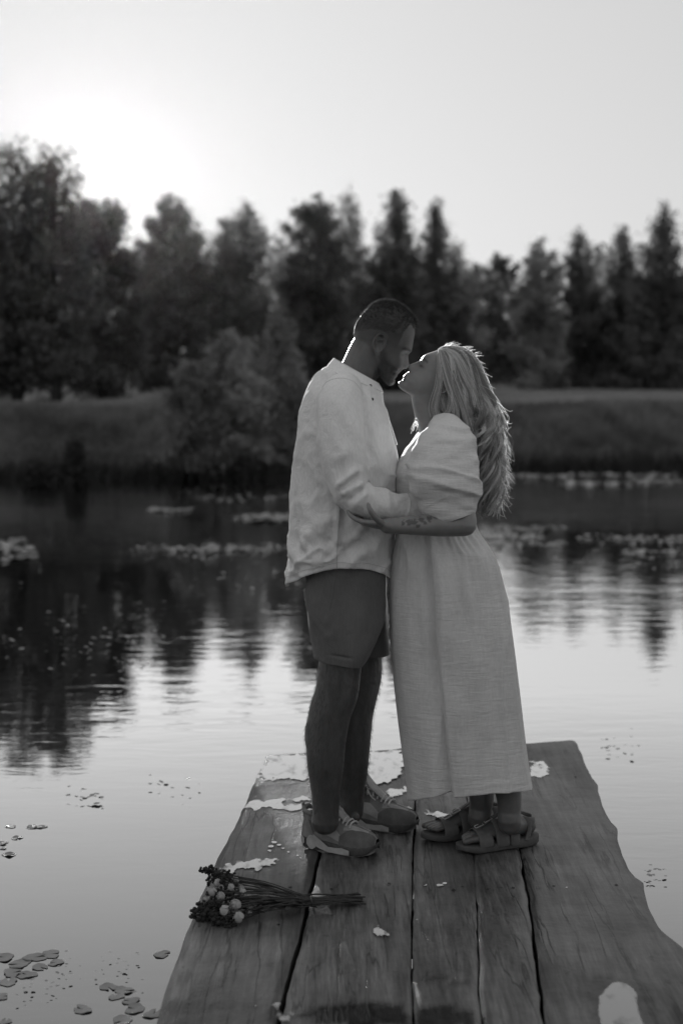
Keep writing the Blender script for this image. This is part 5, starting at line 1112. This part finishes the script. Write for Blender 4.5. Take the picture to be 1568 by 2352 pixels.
# loose curls and fly-aways along the back, wisps on the crown and at the throat
nf = 360; P = np.zeros((nf, 16, 3)); s = np.linspace(0, 1, 16)
for i in range(nf):
    u = rng.uniform()
    if u < .62:
        t0 = rng.uniform(26, 62); b = hair_pt(np.array([t0]), np.array([rng.normal() * .55]), np.array([.95]))[0]
        d = nrm(np.array([1.0, rng.normal() * .5, -.6 + rng.normal() * .5])); ln = rng.uniform(.015, .065); cr_ = rng.uniform(2, 7); ax = nrm(np.cross(d, [0, 1, 0.0]))
        P[i] = b + d * (s * ln)[:, None] + ax * (.006 * np.sin(s * cr_))[:, None] * (ln / .03) - np.array([0, 0, .35]) * ln * (s ** 2)[:, None]
    elif u < .90:
        t0 = rng.uniform(0, 13); b = hair_pt(np.array([t0]), np.array([rng.normal() * .7]), np.array([.96]))[0]
        d = nrm(np.array([.35 + rng.normal() * .45, rng.normal() * .4, .9])); ln = rng.uniform(.008, .034)
        P[i] = b + d * (s * ln)[:, None] + np.array([1, 0, -.8]) * (ln * .5 * s ** 2)[:, None]
    elif u < .95:
        b = at(*z1(722 + rng.normal() * 8, 1010 + rng.normal() * 15), YW - .02); d = nrm(np.array([-1, rng.normal() * .3, -.25 + rng.normal() * .5])); ln = rng.uniform(.012, .034)
        P[i] = b + d * (s * ln)[:, None] + np.array([0, 0, .012]) * np.sin(s * 4)[:, None]
    else:
        t0 = rng.uniform(12, 30); b = hair_pt(np.array([t0]), np.array([rng.normal() * .5]), np.array([.96]))[0]
        d = nrm(np.array([1, rng.normal() * .3, -.5])); ln = rng.uniform(.02, .05); P[i] = b + d * (s * ln)[:, None]
V, F = strands(P, np.repeat(np.linspace(.0007, .0003, 16)[None], nf, 0)); o = obj('flyaway_hairs', V, F, M['hair_w'], whair); set_tone(o, np.full(nf * 48, 1.5)); o['kind'] = 'stuff'
# face-framing locks over the near temple and cheek
nl_ = 260; P = np.zeros((nl_, 30, 3))
for i in range(nl_):
    k = rng.integers(0, 4); e = rng.normal()
    c = [[(880, 460), (900, 560), (935, 680), (965, 790), (950, 900), (880, 960)], [(885, 470), (905, 600), (950, 740), (1000, 860), (1010, 960), (1040, 1040)], [(875, 480), (880, 600), (870, 720), (850, 800), (840, 880), (860, 950)], [(890, 455), (950, 600), (1010, 760), (1060, 900), (1090, 1010), (1120, 1100)]][k]
    dz_ = [-.055, -.078, -.088, -.092, -.085, -.075]
    q = np.array([at(*z1(a + e * 9 * (j + 2) / 4, b), YW + dz_[j] - .004 * rng.uniform()) for j, (a, b) in enumerate(c)]); P[i] = crom(q, 30) + rng.normal(size=3) * .002
V, F = strands(P, np.repeat(np.linspace(.0007, .0004, 30)[None], nl_, 0)); o = obj('face_locks', V, F, M['hair_w'], whair); set_tone(o, np.repeat(rng.uniform(.5, 1.4, nl_), 90)); o['kind'] = 'stuff'
# ------------------------------------------------------------------ bouquet lying on the planks
bq = empty('flower_bouquet', onz(640, 2075, DZ)); tag(bq, 'bouquet of pale roses and dark sprigs lying on the planks, stems toward the feet', 'bouquet')
def D3(px, py, h): return onz(px, py, DZ + h)
rng = np.random.default_rng(21)
def rose_mesh():
    mb = MB(); r_ = np.random.default_rng(4); mb.add(*ellipsoid((0, 0, .006), (.010, .010, .011), 8, 10))
    for lay, (nP, R_, el) in enumerate(((3, .011, 1.15), (5, .0135, .8), (6, .0155, .35), (5, .0165, -.15))):
        for i in range(nP):
            a = i * 2 * math.pi / nP + lay * .7 + r_.normal() * .1; U, W_2 = np.meshgrid(np.linspace(-1, 1, 6), np.linspace(-1, 1, 6))
            az = a + U * .62 * np.sqrt(np.clip(1.15 - W_2 ** 2, .1, 1)); e_ = el + W_2 * .62; rr = R_ * (1 + .10 * np.clip(W_2, 0, 1) ** 2 * (1.5 if lay > 1 else -.5) + .05 * U ** 2 + r_.normal() * .02)
            P = np.stack([rr * np.cos(e_) * np.cos(az), rr * np.cos(e_) * np.sin(az), .006 + rr * np.sin(e_)], -1).reshape(-1, 3); mb.add(P, grid_faces(6, 6, False))
    V, F = mb.VF(); return np_mesh('flower', V, F, M['petal'])
def sprig_mesh(seed):
    r = np.random.default_rng(seed); mb = MB()
    mb.add(*tube([(0, 0, -.03), (0, 0, 0), (.002, 0, .03)], .0014, m=5, round_ends=0))
    for i in range(26):
        p = np.array([r.normal() * .008, r.normal() * .008, r.uniform(-.012, .036)]); d = nrm(r.normal(size=3) + np.array([0, 0, .5])); mb.add(*ellipsoid(p, r.uniform(.003, .0065, 3), 5, 6))
    V, F = mb.VF(); return np_mesh('sprig', V, F, M['dark_bloom'])
rose = rose_mesh(); sprigs = [sprig_mesh(s) for s in (1, 2, 3)]
heads = []
def put(me, name, px, py, h, dirv, s, twist):
    o = bpy.data.objects.new(name, me); link(o, bq); p = D3(px, py, h); o.location = Vector(p) - Vector(bq.location)
    q = Vector(dirv).normalized().to_track_quat('Z', 'Y'); o.rotation_mode = 'QUATERNION'; o.rotation_quaternion = q @ Matrix.Rotation(twist, 3, 'Z').to_quaternion(); o.scale = (s, s, s); heads.append(p); return p
for (px, py, h, s) in [(522, 2092, .035, 1.15), (545, 2078, .045, 1.2), (552, 2110, .02, 1.2), (510, 2060, .05, .95), (492, 2052, .05, .9), (533, 2040, .055, .95), (484, 2048, .045, .8), (560, 2050, .05, .8), (578, 2085, .025, .8), (575, 2097, .02, .7), (503, 2030, .06, .9), (520, 2022, .05, .8), (545, 2022, .05, .75), (555, 2042, .05, .7), (475, 2068, .03, .7)]:
    put(rose, 'flower', px, py, h, (-.9 + rng.normal() * .3, -.4 + rng.normal() * .4, .45 + rng.normal() * .3), s * .84, rng.uniform(0, 6))
for k, (px, py, h) in enumerate([(486, 2000, .055), (494, 2012, .05), (500, 2022, .045), (527, 2015, .07), (530, 2035, .06), (525, 2050, .05), (480, 2085, .03), (470, 2098, .02), (490, 2088, .03), (505, 2078, .04), (515, 2110, .015), (535, 2120, .01), (500, 2110, .015), (462, 2105, .015), (545, 2062, .05), (500, 2045, .05), (530, 2105, .012), (490, 2070, .03)]):
    put(sprigs[k % 3], 'sprig', px, py, h, (-.9, rng.normal() * .5, rng.normal() * .4 + .1), rng.uniform(.9, 1.25), rng.uniform(0, 6))
tie = (720, 2068)
for i, hp in enumerate(heads + [D3(520, 2009, .07), D3(540, 2014, .06)]):
    tpt = D3(tie[0] + rng.normal() * 12, tie[1] + rng.normal() * 5, .014 + rng.uniform(0, .02)); e = D3(828 + rng.normal() * 6, 2066 + rng.normal() * 6, .006 + rng.uniform(0, .012))
    m_ = (hp * .5 + tpt * .5) + np.array([0, 0, .004 + rng.uniform(0, .012)]); m2 = (tpt * .5 + e * .5) + np.array([0, rng.normal() * .004, .002])
    pth = crom([hp, m_, tpt, m2, e], 26); pth[:, 2] = np.maximum(pth[:, 2], DZ + .0065)
    obj('stem', *tube(pth, rng.uniform(.0014, .0030), m=6, round_ends=1), M['stem'], bq)
for i in range(52):
    t = rng.uniform(0, 1); p = D3(570 + t * 130, 2075 + rng.normal() * 12 * (1 - t * .5), .012 + rng.uniform(0, .03)); a = rng.normal() * .5 + (math.pi if rng.uniform() < .7 else 0)
    d = np.array([math.cos(a), math.sin(a) * .8, rng.normal() * .2]); sdv = nrm(np.cross(d, [rng.normal() * .4, rng.normal() * .4, 1])); ln = rng.uniform(.03, .055)
    u = np.linspace(0, 1, 8); w_ = .015 * np.sin(u * math.pi) ** .8; mid_ = p + d * (u * ln)[:, None] + np.array([0, 0, .006]) * np.sin(u * 3)[:, None]
    V = np.stack([mid_ - sdv * w_[:, None], mid_ - np.array([0, 0, .002]), mid_ + sdv * w_[:, None]], 1).reshape(-1, 3); V[:, 2] = np.maximum(V[:, 2], DZ + .005)
    obj('leaf', V, grid_faces(8, 3, False), M['bleaf'], bq)
obj('tie', *tube([D3(712, 2060, .006), D3(714, 2064, .04), D3(717, 2076, .036), D3(716, 2080, .006)], .003, m=6, n=14), M['stem'], bq)
# ------------------------------------------------------------------ haze volume added for the glow around the low sun
hz = MB(); V = [(x, y, z) for z in (-2.4, 8.4) for y in (-260, 260) for x in (-260, 260)]
hz.add(V, np.array([(0, 2, 3, 1), (4, 5, 7, 6), (0, 1, 5, 4), (2, 6, 7, 3), (0, 4, 6, 2), (1, 3, 7, 5)]))
hm, hn, ho = mat('sun_glow_haze'); pv = N(hn, 'ShaderNodeVolumePrincipled'); pv.inputs['Color'].default_value = g(.6); pv.inputs['Density'].default_value = .000025; pv.inputs['Anisotropy'].default_value = .93
L(hn, pv.outputs[0], ho.inputs['Volume'])
tag(hz.build('haze', hm, smooth=False), 'thin haze added over the pond for the sun glow', 'haze', kind='stuff')
cy.volume_bounces = 0
